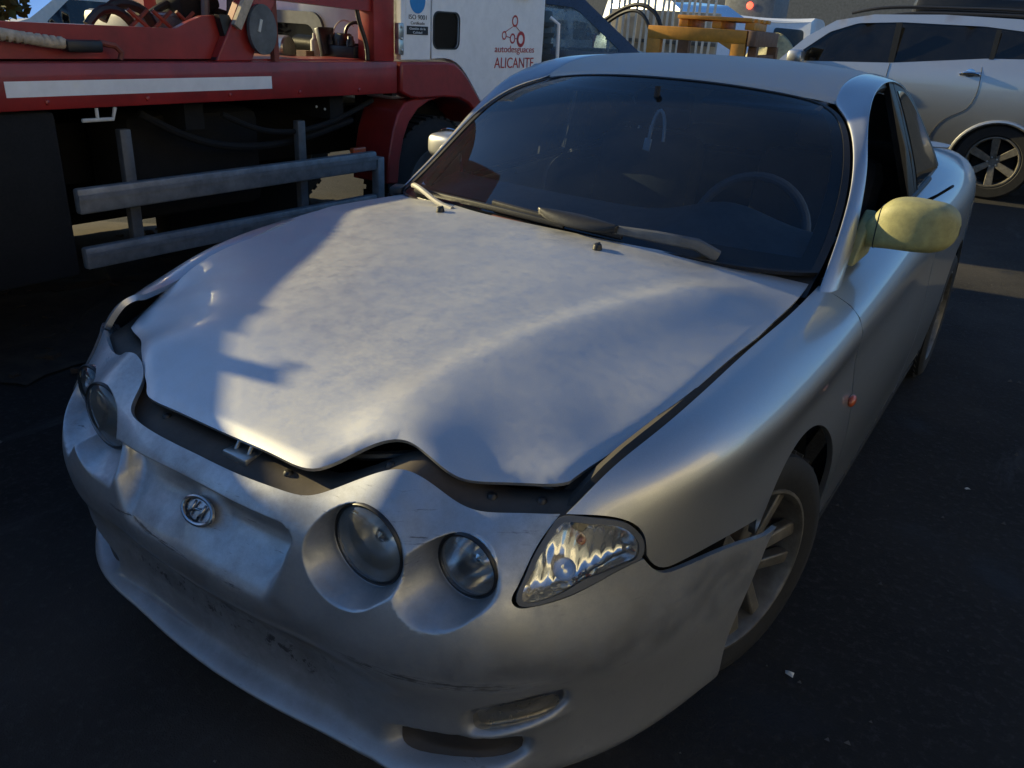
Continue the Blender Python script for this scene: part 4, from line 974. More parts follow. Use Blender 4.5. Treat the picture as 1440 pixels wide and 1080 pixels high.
# raised bed wall with its stepped top edge
poly = [(-3.2,1.21),(.98,1.21),(.985,1.30),(.965,1.385),(.90,1.405),(.84,1.40),(.77,1.375),(.70,1.345),(-.2,1.352),(-3.2,1.36)]
mb = MB(); mb.prism(poly, 'x', X0-.13, X0-.10); mb.build('bed_wall', M['red'], truck)
mb = MB(); mb.box((X0-2.25, -3.2, 1.13), (X0-.15, 2.0, 1.20)); mb.build('bed_floor', M['rust'], truck)
mb = MB(); mb.box((X0-2.3, -3.2, 1.047), (X0-2.16, 2.03, 1.215)); mb.build('far_side_beam', M['red'], truck)
# gusset, round plate and slender posts of the headboard
mb = MB(); mb.prism([(.86,1.215),(1.06,1.215),(1.12,1.33),(1.22,1.47),(1.36,1.95),(1.15,1.95),(1.04,1.52),(.955,1.37)], 'x', X0-.10, X0-.05); mb.build('boom_gusset', M['red'], truck, bevel=.006)
mb = MB(); mb.prism([(.86,1.22),(.935,1.22),(.985,1.36),(.955,1.41),(.90,1.41),(.93,1.30)], 'x', X0-.095, X0-.06); mb.build('shadow_plate', M['black'], truck)
pl = MB(); pl.lathe([(.001,.0),(.095,.0),(.095,.02),(.001,.02)], 32, Matrix.Translation((X0-.03,1.105,1.355)) @ Matrix.Rotation(R(90), 4, 'Y') @ Matrix.Diagonal((1.15,.85,1,1))); dk = pl.build('pivot_plate', M['grey'], truck)
mb = MB(); mb.box((X0-.012, 1.078, 1.345), (X0-.004, 1.092, 1.40), Matrix.Rotation(R(-18), 4, 'X')); mb.build('plate_slot', M['offwhite'], dk)
mb = MB(); mb.box((X0-.050, 1.025, 1.34), (X0-.025, 1.068, 1.62), Matrix.Rotation(R(-32), 4, 'X')); mb.build('pale_lath', M['rope'], truck)
mb = MB(); mb.box((X0-.09, 1.205, 1.215), (X0-.06, 1.235, 1.95)); mb.build('thin_post', M['rust'], truck)
mb = MB(); mb.box((X0-.14, 1.865, 1.215), (X0-.02, 2.03, 2.05), bev=.006); mb.build('headboard_post', M['red'], truck)
mb = MB(); mb.box((X0-.12, 1.20, 1.475), (X0-.04, 1.88, 1.60), Matrix.Rotation(R(-2), 4, 'X')); mb.build('headboard_rail', M['red'], truck)
mb = MB(); mb.box((X0-2.2, 1.88, 1.215), (X0-2.08, 2.03, 2.05)); mb.box((X0-2.2, 1.9, 1.95), (X0-.02, 2.02, 2.05)); mb.build('headboard_frame', M['red'], truck)
mb = MB(); mb.tube(crv([(X0-.07,1.78,1.52),(X0-.06,1.80,1.40),(X0-.05,1.835,1.30),(X0-.05,1.845,1.22)], .03), .012, 8); mb.build('hydraulic_hose', M['black'], truck)
mb = MB(); mb.box((X0-.15, -1.03, 1.35), (X0-.11, -.985, 1.405), bev=.006); mb.tube([(X0-.13,-1.01,1.395),(X0-.13,-.955,1.418)], .007, 6); mb.tube([(X0-.13,-.84,1.35),(X0-.13,-.83,1.372),(X0-.13,-.79,1.375)], .009, 6); mb.build('shadow_stub', M['rust'], truck)  # unseen stub added to notch the bed wall's shadow on the bonnet
# unseen mast added above the frame to shade the coupe's roof
mb = MB(); mb.box((X0-.75, .55, 1.64), (X0-.15, 1.95, 2.15), bev=.03); mb.box((X0-.70, .95, 2.1), (X0-.25, 1.6, 3.0), bev=.04); mb.build('unseen_shade_mast', M['red'], truck)
# back wall of the cab seen through the headboard frame: its window, tank, bottle and valve block
CB = lambda x, z, d: basis((x, 2.066-d, z), (1, 0, 0), (0, 0, 1))
def wallpoly(P, d, name, m, par, hole=None):
    F_ = lambda x, z: np.stack([np.asarray(x, float), np.full(len(np.asarray(x)), 2.066-d), np.asarray(z, float)], 1)
    return panel(name, P, F_, .05, m, par, holes=[hole] if hole else [], skirt=.02)
wi = rr(-3.46, -2.765, 1.10, 1.375, .07); wo = rr(-3.54, -2.695, 1.06, 1.445, .10)
cw_ = wallpoly(wi, .004, 'cab_rear_window', M['darkglass'], truck); wallpoly(wo, .022, 'window_frame', M['grey'], cw_, wi)
mb = MB(); mb.lathe([(.001,-.16),(.062,-.16),(.070,-.150),(.070,.150),(.062,.16),(.001,.16)], 28, Matrix.Translation((-3.00, 1.88, 1.240)) @ Matrix.Rotation(R(90), 4, 'Y') @ Matrix.Rotation(R(-12), 4, 'X')); mb.build('polished_tank', M['steel'], truck)
mb = MB(); mb.lathe([(.001,.10),(.012,.098),(.013,.075),(.026,.06),(.027,-.03),(.001,-.03)], 16, Matrix.Translation((-2.61, 1.90, 1.235))); mb.build('fluid_bottle', M['offwhite'], truck)
mb = MB(); mb.box((-2.66, 1.80, 1.20), (-2.58, 1.86, 1.24)); mb.build('wood_chock', M['brownwood'], truck)
mb = MB(); mb.box((-2.50, 1.83, 1.20), (-2.24, 1.93, 1.285), bev=.015); mb.box((-2.49, 1.80, 1.22), (-2.45, 1.92, 1.37), Matrix.Rotation(R(-18), 4, 'Y'), bev=.008); mb.box((-2.40, 1.84, 1.27), (-2.33, 1.92, 1.345), bev=.012); mb.box((-2.46, 1.86, 1.30), (-2.36, 1.90, 1.33), bev=.008)
for x in (-2.44, -2.36, -2.29): mb.lathe([(.001,.05),(.016,.048),(.018,.03),(.024,.02),(.024,-.03)], 14, Matrix.Translation((x, 1.86, 1.285)))
vb = mb.build('valve_block', M['black'], truck)
Tq = Matrix.Translation((-2.285, 1.90, 1.345)) @ Matrix.Rotation(R(90), 4, 'X') @ Matrix.Rotation(R(22), 4, 'Y'); mb = MB(); mb.tube([Tq @ Vector((.062*math.cos(a), .058*math.sin(a), 0)) for a in np.linspace(0, 2*math.pi, 28, endpoint=False)], .0095, 8, closed=True); mb.build('looped_hose', M['black'], vb)
mb = MB(); mb.tube(crv([(-2.47,1.9,1.30),(-2.45,1.92,1.39),(-2.41,1.95,1.41),(-2.38,1.98,1.38)], .02), .004, 6); mb.build('thin_pipe', M['offwhite'], vb)
# under the bed: chassis, tank, boxes, wheels
mb = MB(); mb.box((X0-1.5, -3.2, .62), (X0-1.35, 3.4, .90)); mb.box((X0-.85, -3.2, .62), (X0-.70, 3.4, .90)); mb.box((X0-.6, .5, .50), (X0-.25, 1.25, .98), bev=.05); mb.box((X0-1.35, 1.0, .55), (X0-.9, 1.9, 1.0), bev=.04)
for y in (-1.5, -.4, .7, 1.6): mb.box((X0-2.2, y, .92), (X0-.1, y+.1, 1.06))
mb.build('chassis', M['dark'], truck)
mb = MB(); mb.box((X0-.50, -.9, .385), (X0-.02, .075, 1.04), bev=.02); mb.build('storage_box', M['dark'], truck)
mb = MB(); mb.box((X0-2.30, -3.1, .12), (X0-1.85, 1.62, 1.04), bev=.02); mb.box((X0-1.52, 1.4, .05), (X0-1.36, 2.6, .64), bev=.02); mb.build('far_sun_blocker', M['dark'], truck)  # boxes added on the far side to keep sun off the ground beneath
def rail(z0, z1, y0, y1):
    mb = MB(); mb.box((X0-.045, y0, z0), (X0-.002, y1, z1), bev=.012); mb.box((X0-.004, y0, z0+.055*(z1-z0)/.1), (X0+.004, y1, z0+.075*(z1-z0)/.1)); return mb.build('guard_rail', M['galv'], truck)
rail(.635, .740, .10, 1.86); rail(.405, .498, .095, 1.86)
for (y, z0, z1) in ((.345,.50,.95),(1.32,.50,.93)):
    mb = MB(); mb.box((X0-.085, y, z0-.1), (X0-.047, y+.05, z1), bev=.004); mb.build('rail_post', M['grey'], truck)
mb = MB(); mb.box((X0-.05, 1.862, .36), (X0+.004, 1.915, .705), bev=.006); mb.build('rail_end', M['galv'], truck)
mb = MB()
for (y, z) in ((1.52,.985),(1.58,.97),(1.64,.985),(1.66,1.0),(1.70,1.012)): mb.lathe([(.001,.006),(.006,.004),(.007,0)], 8, Matrix.Translation((X0-.12, y, z)) @ Matrix.Rotation(R(90), 4, 'Y'))
o = mb.build('rivets', M['offwhite'], truck); o['kind'] = 'stuff'
mb = MB(); mb.tube(crv([(X0-.10,.9,.98),(X0-.08,1.1,.90),(X0-.08,1.4,.88),(X0-.10,1.7,.93),(X0-.12,1.95,1.0)], .06), .014, 8); mb.tube(crv([(X0-.14,.5,1.0),(X0-.12,.8,.86),(X0-.12,1.3,.82),(X0-.14,1.8,.90)], .06), .018, 8); mb.build('air_line', M['dark'], truck)
mb = MB()
for y in np.arange(-2.9, 2.0, .42): mb.lathe([(.001,.007),(.009,.005),(.011,0)], 8, Matrix.Translation((X0-.0005, y, 1.075)) @ Matrix.Rotation(R(90), 4, 'Y'))
o = mb.build('bolt_heads', M['red'], side); o['kind'] = 'stuff'
mb = MB(); mb.box((X0-.06, 1.70, .735), (X0-.03, 1.80, .765), bev=.004); mb.build('side_reflector', M['orange'], truck)
mb = MB(); mb.tube([(X0-.01,.17,1.0),(X0-.01,.30,1.0),(X0-.01,.315,1.045)], .008, 8); mb.tube([(X0-.01,.235,1.0),(X0-.01,.235,1.045)], .007, 8); mb.build('tie_hook', M['offwhite'], truck)
def truck_wheel(x, y, s):
    w = bpy.data.objects.new('wheel', None); link(w, truck); T = Matrix.Translation((x, y, .44)) @ Matrix.Rotation(R(90), 4, 'Y')
    mb = MB(); mb.lathe([(.25,-.1),(.30,-.12),(.40,-.115),(.435,-.09),(.44,0),(.435,.09),(.40,.115),(.30,.12),(.25,.1)], 44, T)
    for k in range(40):
        p = T @ Matrix.Rotation(2*math.pi*k/40, 4, 'Z'); b = MB().box((.432,-.02,-.10),(.447,.02,.10)); mb.add([p @ Vector(v) for v in b.v], b.f)
    mb.build('tyre', M['rubber'], w)
    mb = MB(); mb.lathe([(.255,.10),(.245,.10),(.23,.05),(.12,.03),(.11,.10),(.001,.11)], 32, T); mb.build('rim', M['grey'], w)
truck_wheel(X0-.20, 2.50, 1); truck_wheel(X0-2.05, 2.95, -1); truck_wheel(X0-.30, -1.7, 1); truck_wheel(X0-2.0, -1.7, -1)
# mudguard
def guard(poly, x0, x1, name, m):
    mb = MB(); mb.prism(poly, 'x', x0, x1); return mb.build(name, m, truck, bevel=.012)
gp = [(2.05,1.212),(2.45,1.212),(2.54,1.205),(2.62,1.165),(2.68,1.12),(2.90,.905),(2.94,.86),(2.87,.82),(2.76,.92),(2.70,.965),(2.60,1.0),(2.46,1.012),(2.22,1.01),(2.13,1.02),(2.05,1.05)]
guard(gp, X0-.30, X0+.015, 'mudguard', M['red'])
lp = [(2.20,1.008),(2.12,.99),(2.06,.93),(2.02,.84),(1.985,.70),(1.965,.54),(2.06,.53),(2.075,.66),(2.11,.79),(2.16,.88),(2.24,.95),(2.34,.99),(2.46,1.008)]
guard(lp, X0-.30, X0-.02, 'mudguard_skirt', M['red'])
mb = MB(); mb.box((X0-.10, 2.022, 1.03), (X0-.03, 2.055, 1.20)); mb.build('mudguard_gap', M['black'], truck)
mb = MB(); mb.box((X0-.35, 2.05, 1.212), (X0-.30, 2.9, .60)); mb.build('inner_guard', M['dark'], truck)
# cab
cabF = lambda y, z: np.stack([X0-.004-.10*np.clip(np.asarray(z)-1.7, 0, 2)**1.4+0*np.asarray(y), np.asarray(y, float), np.asarray(z, float)], 1)
rear_poly = [(2.065,1.225),(2.325,1.225),(2.325,2.62),(2.065,2.62)]
mb = MB(); mb.box((X0-2.15, 2.07, 1.0), (X0-.06, 3.62, 2.60), bev=.05); mb.box((X0-2.15, 2.9, .62), (X0-.06, 3.68, 1.1), bev=.03); mb.build('cab_shell', M['white'], truck)
pn = panel('cab_panel', path(.08, *[[a, b] for a, b in zip(rear_poly, rear_poly[1:]+rear_poly[:1])]), cabF, .08, M['white'], truck, skirt=.03)
door_poly = path(.06, [(2.340,2.60),(2.340,1.23)], [(2.340,1.23),(2.50,1.23),(2.60,1.20),(2.70,1.125),(2.86,.965),(2.93,.88),(2.95,.75)], [(2.95,.75),(3.56,.75)], [(3.56,.75),(3.57,1.3),(3.545,1.9),(3.40,2.60)], [(3.40,2.60),(2.340,2.60)])
winp = rr(2.47, 3.36, 1.66, 2.38, .08); sml = rr(2.352, 2.60, 1.285, 1.485, .045)
dr = panel('cab_door', door_poly, cabF, .06, M['white'], truck, holes=[winp, sml], skirt=.03)
panel('door_window', winp, cabF, .08, M['darkglass'], dr, skirt=0, off=-.012)
sw = panel('small_window', sml, cabF, .06, M['darkglass'], dr, skirt=0, off=-.010); sw['label'] = 'small dark rounded window at the rear of the cab'
panel('window_rubber', rr(2.348, 2.605, 1.281, 1.489, .047), cabF, .04, M['black'], sw, holes=[rr(2.356, 2.596, 1.289, 1.481, .042)], skirt=.004, off=.004)
mb = MB(); mb.box((X0, 3.18, 1.60), (X0+.03, 3.36, 1.635), bev=.01); mb.build('door_handle', M['black'], dr)
hg = MB()
for z in (1.30, 1.38): hg.box((X0-.02, 2.03, z-.05), (X0+.012, 2.075, z+.035), bev=.005)
for z in (1.275, 1.335, 1.395): hg.lathe([(.001, .020), (.008, .018), (.008, 0)], 8, Matrix.Translation((X0+.0, 2.055, z)) @ Matrix.Rotation(R(90), 4, 'Y'))
hg.build('cab_hinge', M['steel'], truck)
# front grille end with a pale grab handle
mb = MB(); mb.box((X0-.9, 3.60, .9), (X0-.05, 3.78, 1.55), bev=.03)
for k in range(7): mb.box((X0-.06, 3.60, 1.02+k*.07), (X0-.02, 3.74, 1.05+k*.07))
mb.build('front_grille', M['black'], truck)
mb = MB(); mb.tube([(X0+.0,3.64,1.50),(X0+.05,3.68,1.46),(X0+.05,3.70,1.12),(X0,3.66,1.06)], .013, 8); mb.build('grab_handle', M['white'], truck)
# door lettering and emblem
TX = lambda y, z, d=.0022: basis((X0-.004+d, y, z), (0, 1, 0), (0, 0, 1))
text_mesh('lettering', 'autodesguaces', .475, M['printred'], dr, TX(2.985, 1.256), height=.055)
text_mesh('lettering', 'ALICANTE', .475, M['printred'], dr, TX(2.985, 1.172), height=.066)
def ring_flat(name, y, z, r0, r1, par, mat, sy=1.0):
    mb = MB(); T = TX(y, z); n = 28
    V = [T @ Vector((r*math.cos(2*math.pi*k/n)*sy, r*math.sin(2*math.pi*k/n), 0)) for r in (r0, r1) for k in range(n)]
    mb.add(V, [(k, (k+1) % n, n+(k+1) % n, n+k) for k in range(n)]); return mesh(name, mb.v, mb.f, mat, par)
for (y, z, r, w_) in ((3.205,1.462,.036,.012),(3.085,1.372,.027,.009),(3.185,1.355,.032,.011),(3.285,1.352,.050,.022)):
    ring_flat('logo_ring', y, z, r-w_, r, dr, M['printred'])
mb = MB()
for (a, b) in (((3.19,1.43),(3.10,1.395)),((3.22,1.43),(3.27,1.40)),((3.11,1.368),(3.155,1.360)),((3.215,1.355),(3.238,1.355))):
    A_, B_ = TX(*a) @ Vector((0,0,0)), TX(*b) @ Vector((0,0,0)); mb.tube([A_, B_], .0022, 4)
mb.build('logo_line', M['printred'], dr)
# quality sticker
stk = MB(); stk.box((X0-.004, 2.108, 1.357), (X0-.0012, 2.305, 1.62)); stk = stk.build('sticker', M['white'], pn); stk['label'] = 'certificate sticker with a blue disc and a black lower band'
d_ = .0040
mb = MB(); T = TX(2.205, 1.535, d_); n = 32; mb.add([T @ Vector((.068*math.cos(2*math.pi*k/n), .068*math.sin(2*math.pi*k/n), 0)) for k in range(n)], [tuple(range(n))]); mesh('sticker_disc', mb.v, mb.f, M['printblue'], stk)
text_mesh('lettering', 'ISO 9001', .155, M['printblack'], stk, TX(2.130, 1.437, d_), height=.024)
text_mesh('lettering', 'Certificado', .12, M['printblack'], stk, TX(2.147, 1.410, d_), height=.016)
mb = MB(); mb.box((X0-.002, 2.112, 1.357), (X0-.0002, 2.300, 1.402)); mb.build('sticker_band', M['printblack'], stk)
text_mesh('lettering', 'Gestión de la', .14, M['white'], stk, TX(2.135, 1.383, .0048), height=.012)
text_mesh('lettering', 'Calidad', .08, M['white'], stk, TX(2.165, 1.363, .0048), height=.012)
# ---- loose things on the bed
mb = MB(); P = [(X0-.06+.012*math.sin(k), -.30+.028*k, 1.335-.0035*k) for k in range(18)]; mb.tube(crv([(X0-.05,-.9,1.33),(X0-.05,-.3,1.332),(X0-.05,0,1.302),(X0-.05,.10,1.285),(X0-.05,.17,1.280)], .03), .020, 10)
for k in range(20): mb.lathe([(.0215,-.009),(.0235,0),(.0215,.009)], 14, Matrix.Translation((X0-.05,-.36+k*.027,min(1.333, 1.340-.0030*k))) @ Matrix.Rotation(R(97), 4, 'X'))
rp = mb.build('tow_strap', M['rope']); tag(rp, 'pale wound strap with a dark end lying along the red bed wall at far left', 'strap')
mb = MB(); mb.box((X0-.075, .165, 1.250), (X0-.02, .31, 1.295), bev=.01); mb.build('strap_sleeve', M['black'], rp)
mb = MB(); mb.tube([(X0-.05,.31,1.285),(X0-.04,.37,1.275),(X0-.04,.395,1.25),(X0-.04,.385,1.222)], .012, 8); mb.build('strap_hook', M['rust'], rp)
def at_x(o): return o
# engine scrap
eng = thing('scrap_engine', 'oily scrap engine with hoses lying on the tow truck bed', 'engine', (-3.2, 1.0, 1.20))
mb = MB(); mb.box((-3.0, .75, 1.20), (-2.5, 1.35, 1.40), bev=.03); mb.box((-2.7, 1.0, 1.38), (-2.55, 1.2, 1.52), bev=.02); mb.build('engine_block', M['grey'], eng)
mb = MB(); mb.tube(crv([(-2.5,.55,1.36),(-2.5,.60,1.42),(-2.5,.68,1.43),(-2.5,.76,1.40),(-2.5,.80,1.33)], .03), .022, 8); mb.tube(crv([(-2.6,.8,1.36),(-2.55,.95,1.45),(-2.55,1.1,1.44),(-2.5,1.25,1.40)], .03), .018, 8); mb.tube(crv([(-2.45,.45,1.34),(-2.45,.52,1.40),(-2.45,.60,1.40),(-2.45,.66,1.35)], .03), .02, 8); mb.build('hose', M['black'], eng)
mb = MB(); mb.tube([(-2.55,.70,1.385),(-2.5,1.05,1.395),(-2.5,1.3,1.37)], .016, 8); mb.build('steel_pipe', M['steel'], eng)
mb = MB()
for y in (.62, .74, .86): mb.tube([(-2.42,y,1.33),(-2.42,y+.10,1.41)], .009, 6); mb.tube([(-2.41,y+.10,1.33),(-2.41,y,1.41)], .009, 6)
lt = mb.build('lattice_bars', M['rust']); tag(lt, 'crossed rusty red lattice bars standing behind the bed wall', 'lattice')
mb = MB(); mb.tube([(-2.4,1.00,1.30),(-2.4,1.03,1.62)], .02, 8); mb.tube([(-2.42,1.17,1.34),(-2.42,1.21,1.70)], .024, 8)
pp = mb.build('upright_pipe', M['grey']); tag(pp, 'pair of grey pipes standing upright on the truck bed', 'pipe')
mb = MB(); mb.box((-2.65, .92, 1.40), (-2.45, 1.14, 1.50), Matrix.Rotation(.3, 4, 'X'), bev=.02); al = mb.build('alternator', M['dark']); tag(al, 'black greasy alternator on top of the scrap on the bed', 'machine part')
def leafy(name, c, r, n, mat, par=None):
    mb = MB(); rn = random.Random(11)
    for k in range(n):
        d = Vector((rn.gauss(0, 1), rn.gauss(0, 1), rn.gauss(0, 1))).normalized()*r*rn.random()**.4; p = Vector(c)+Vector((d.x, d.y, d.z*.8)); a = Vector((rn.uniform(-1, 1), rn.uniform(-1, 1), rn.uniform(-.4, 1))).normalized(); b = a.orthogonal().normalized(); s = r*rn.uniform(.09, .16)
        mb.add([p-a*s, p+b*s*.5, p+a*s, p-b*s*.5], [(0, 1, 2, 3)])
    return mesh(name, mb.v, mb.f, mat, par, False)
pl_ = thing('potted_shrub', 'green leafy shrub behind the truck bed at the top left corner', 'plant', (-4.6, .95, 0))
leafy('crown', (-4.6, .98, 1.44), .33, 900, M['green'], pl_); mb = MB(); mb.tube([(-4.6,.98,0),(-4.6,.98,1.35)], .03, 8); mb.build('trunk', M['brownwood'], pl_)

# ================================================================ generic vehicles of the yard
def vehicle(name, label, cat, loc, rotz, prof, w, paint, windows=(), arches=(), wr=.33, belt=.95, tumble=.22, skin=(), rim='spoke', group=None, bulge=.03, extra=None, wide=.0):
    """prof: closed side outline (x, z) from the lower front, over the top, to the lower rear; skin: {(i0, i1): (part, material)} strips of the top skin"""
    root = thing(name, label, cat, loc, rotz, group); LOCAL.add(root.name)
    def FS(sg):
        def F(x, z):
            x = np.asarray(x, float); z = np.asarray(z, float)
            y = w - tumble*np.clip(z-belt, 0, 9)**1.12 - bulge*np.clip((belt-.18-z)/.5, 0, 2)**2 - bulge*.6*np.clip((z-(belt-.18))/.3, 0, 1)**2
            xm = np.abs(x-(max(p[0] for p in prof)+min(p[0] for p in prof))/2)/((max(p[0] for p in prof)-min(p[0] for p in prof))/2)
            y = y-.10*np.clip((xm-.72)/.28, 0, 1)**2
            return np.stack([x, sg*y, z], 1)
        return F
    segs = []
    top = prof
    bottom = [prof[-1]]
    cur = prof[-1]
    z0 = prof[-1][1]
    for (ax, az, ar) in sorted(arches):
        P = [(ax-ar*math.cos(a), az+ar*math.sin(a)) for a in np.linspace(math.asin(max(-1, (z0-az)/ar)), math.pi-math.asin(max(-1, (z0-az)/ar)), 20)]
        bottom += [p for p in P]
    outline = [p for p in top]+bottom[1:]
    body = []
    for sg in (1, -1):
        F = FS(sg)
        hl = [wd[1] for wd in windows]
        b = panel('side_panel', resample(outline, .07), F, .09, paint, root, holes=[resample(x, .07) for x in hl], skirt=.02, flip=(sg > 0))
        for nm, poly, mt in windows: panel(nm, resample(poly, .08), F, .12, mt, b, skirt=0, off=-.012, flip=(sg > 0))
        for (ax, az, ar) in arches:
            rows = [[(ax-ar*math.cos(a), sg*(w-.02-d), az+ar*math.sin(a)) for d in (0, .1, .3)] for a in np.linspace(-.5, math.pi+.5, 20)]
            sheet('arch_liner', rows, M['dark'], b)
    # top skin
    F = FS(1)
    def strip(i0, i1, nm, mt):
        L = resample_open(prof[i0:i1+1], .10); Q = F([p[0] for p in L], [p[1] for p in L]); rows = []
        n = len(L)
        for k, (p, q) in enumerate(zip(L, Q)):
            dx = L[min(k+1, n-1)][0]-L[max(k-1, 0)][0]; dz = L[min(k+1, n-1)][1]-L[max(k-1, 0)][1]; ln = math.hypot(dx, dz) or 1; nx, nz = -dz/ln, dx/ln
            rows.append([(p[0]-nx*.035*(1-u*u)*(-1), q[1]*u, p[1]-nz*.035*(1-u*u)*(-1)) for u in np.linspace(1, -1, 11)])
        o = sheet(nm, rows, mt, root); return o
    last = 0
    for (i0, i1), (nm, mt) in skin: strip(i0, i1, nm, mt)
    for (ax, az, ar) in arches:
        for sg in (1, -1):
            wv = bpy.data.objects.new('wheel', None); link(wv, root); T = Matrix.Translation((ax, sg*(w-.15), wr)) @ Matrix.Rotation(R(-90*sg), 4, 'X')
            mb = MB(); k = wr/.36; rr_ = wr*.66
            mb.lathe([(rr_,-.09),(rr_+.02,-.105),(wr*.93,-.105),(wr,-.075),(wr+.003,0),(wr,.075),(wr*.93,.105),(rr_+.02,.105),(rr_,.09)], 40, T); mb.build('tyre', M['rubber'], wv)
            mb = MB(); mb.lathe([(rr_+.004,.09),(rr_+.002,.102),(rr_-.012,.103),(rr_-.02,.085),(rr_-.03,.02),(rr_-.03,-.06)], 40, T)
            mb.lathe([(.001,.062),(.040,.062),(.050,.055),(.055,.03),(.001,.03)], 24, T); rm = mb.build('rim', M['alloy'], wv)
            mb = MB()
            for q in range(6 if rim == 'spoke' else 0):
                Rm = T @ Matrix.Rotation(2*math.pi*q/6+math.pi/6+.08, 4, 'Z')
                V = [Rm @ Vector(p) for p in ((.04,-.030,.065),(.04,.030,.065),(rr_-.01,.042,.092),(rr_-.01,-.042,.092),(.04,-.030,.03),(.04,.030,.03),(rr_-.01,.042,.05),(rr_-.01,-.042,.05))]
                mb.add(V, [(0,1,2,3),(7,6,5,4),(0,4,5,1),(1,5,6,2),(2,6,7,3),(3,7,4,0)])
            if mb.v: mb.build('spokes', M['alloy'], rm, bevel=.006)
            mb = MB()
            for q in range(5):
                p = T @ Matrix.Rotation(2*math.pi*q/5, 4, 'Z') @ Matrix.Translation((.048, 0, .06)); bb = MB().lathe([(.001,.012),(.010,.011),(.011,0)], 6); mb.add([p @ Vector(v) for v in bb.v], bb.f)
            mb.build('wheel_nuts', M['steel'], rm)['kind'] = 'stuff'
            mb = MB(); mb.lathe([(.001,-.01),(rr_*.8,-.01),(rr_*.8,-.03),(.001,-.03)], 24, T); mb.build('brake_disc', M['dark'], wv)
    mb = MB(); xs_ = [p[0] for p in prof]; mb.box((min(xs_)+.15, -w+.28, z0), (max(xs_)-.15, w-.28, z0+.12)); mb.box((min(xs_)+.3, -w+.2, z0+.1), (max(xs_)-.3, w-.2, belt-.15)); mb.build('underbody', M['dark'], root)
    return root
def resample_open(L, h):
    out = []
    for a, b in zip(L, L[1:]):
        n = max(1, int(round(math.dist(a, b)/h))); out += [(a[0]+(b[0]-a[0])*k/n, a[1]+(b[1]-a[1])*k/n) for k in range(n)]
    return out+[tuple(L[-1])]
def resample(L, h): return resample_open(list(L)+[L[0]], h)[:-1]
def rnd_poly(L, r=.06, n=4):
    """round the corners of a polygon"""
    out = []; m = len(L)
    for i in range(m):
        p = Vector(L[i]); a = Vector(L[i-1])-p; b = Vector(L[(i+1) % m])-p
        ra = min(r, a.length*.45, b.length*.45); A = p+a.normalized()*ra; B = p+b.normalized()*ra
        for k in range(n+1):
            t = k/n; q = A*(1-t)**2+p*2*t*(1-t)+B*t*t; out.append((q.x, q.y))
    return out
# ================================================================ VEHICLES BEHIND
# silver four-by-four on the right, seen from its left side
sp = [(2.27,.34),(2.30,.55),(2.26,.80),(2.10,.97),(1.75,1.06),(1.22,1.13),(1.15,1.20),(.86,1.50),(.58,1.68),(.20,1.755),(-.5,1.78),(-1.2,1.765),(-1.85,1.70),(-2.02,1.60),(-2.24,1.22),(-2.33,1.05),(-2.36,.80),(-2.33,.45),(-2.25,.34)]
suv = vehicle('silver_suv', 'silver four by four with dark windows and six spoke wheels behind the coupe', 'car', (-.78, 9.33, 0), math.pi, sp, .93, M['silver'],
  windows=[('side_window', rnd_poly([(1.02,1.235),(.62,1.56),(.34,1.662),(-.10,1.69),(-.90,1.685),(-1.72,1.615),(-2.02,1.455),(-1.98,1.425),(-1.0,1.385),(-.1,1.285)], .04), M['darkglass'])],
  arches=[(1.35,.36,.42),(-1.31,.36,.42)], wr=.388, belt=1.22, tumble=.26, bulge=.055,
  skin=[((0,3),('front_bumper', M['silver'])),((3,5),('bonnet', M['silver'])),((5,8),('windscreen', M['darkglass'])),((8,12),('roof', M['silver'])),((12,14),('rear_window', M['darkglass'])),((14,18),('tailgate', M['silver']))])
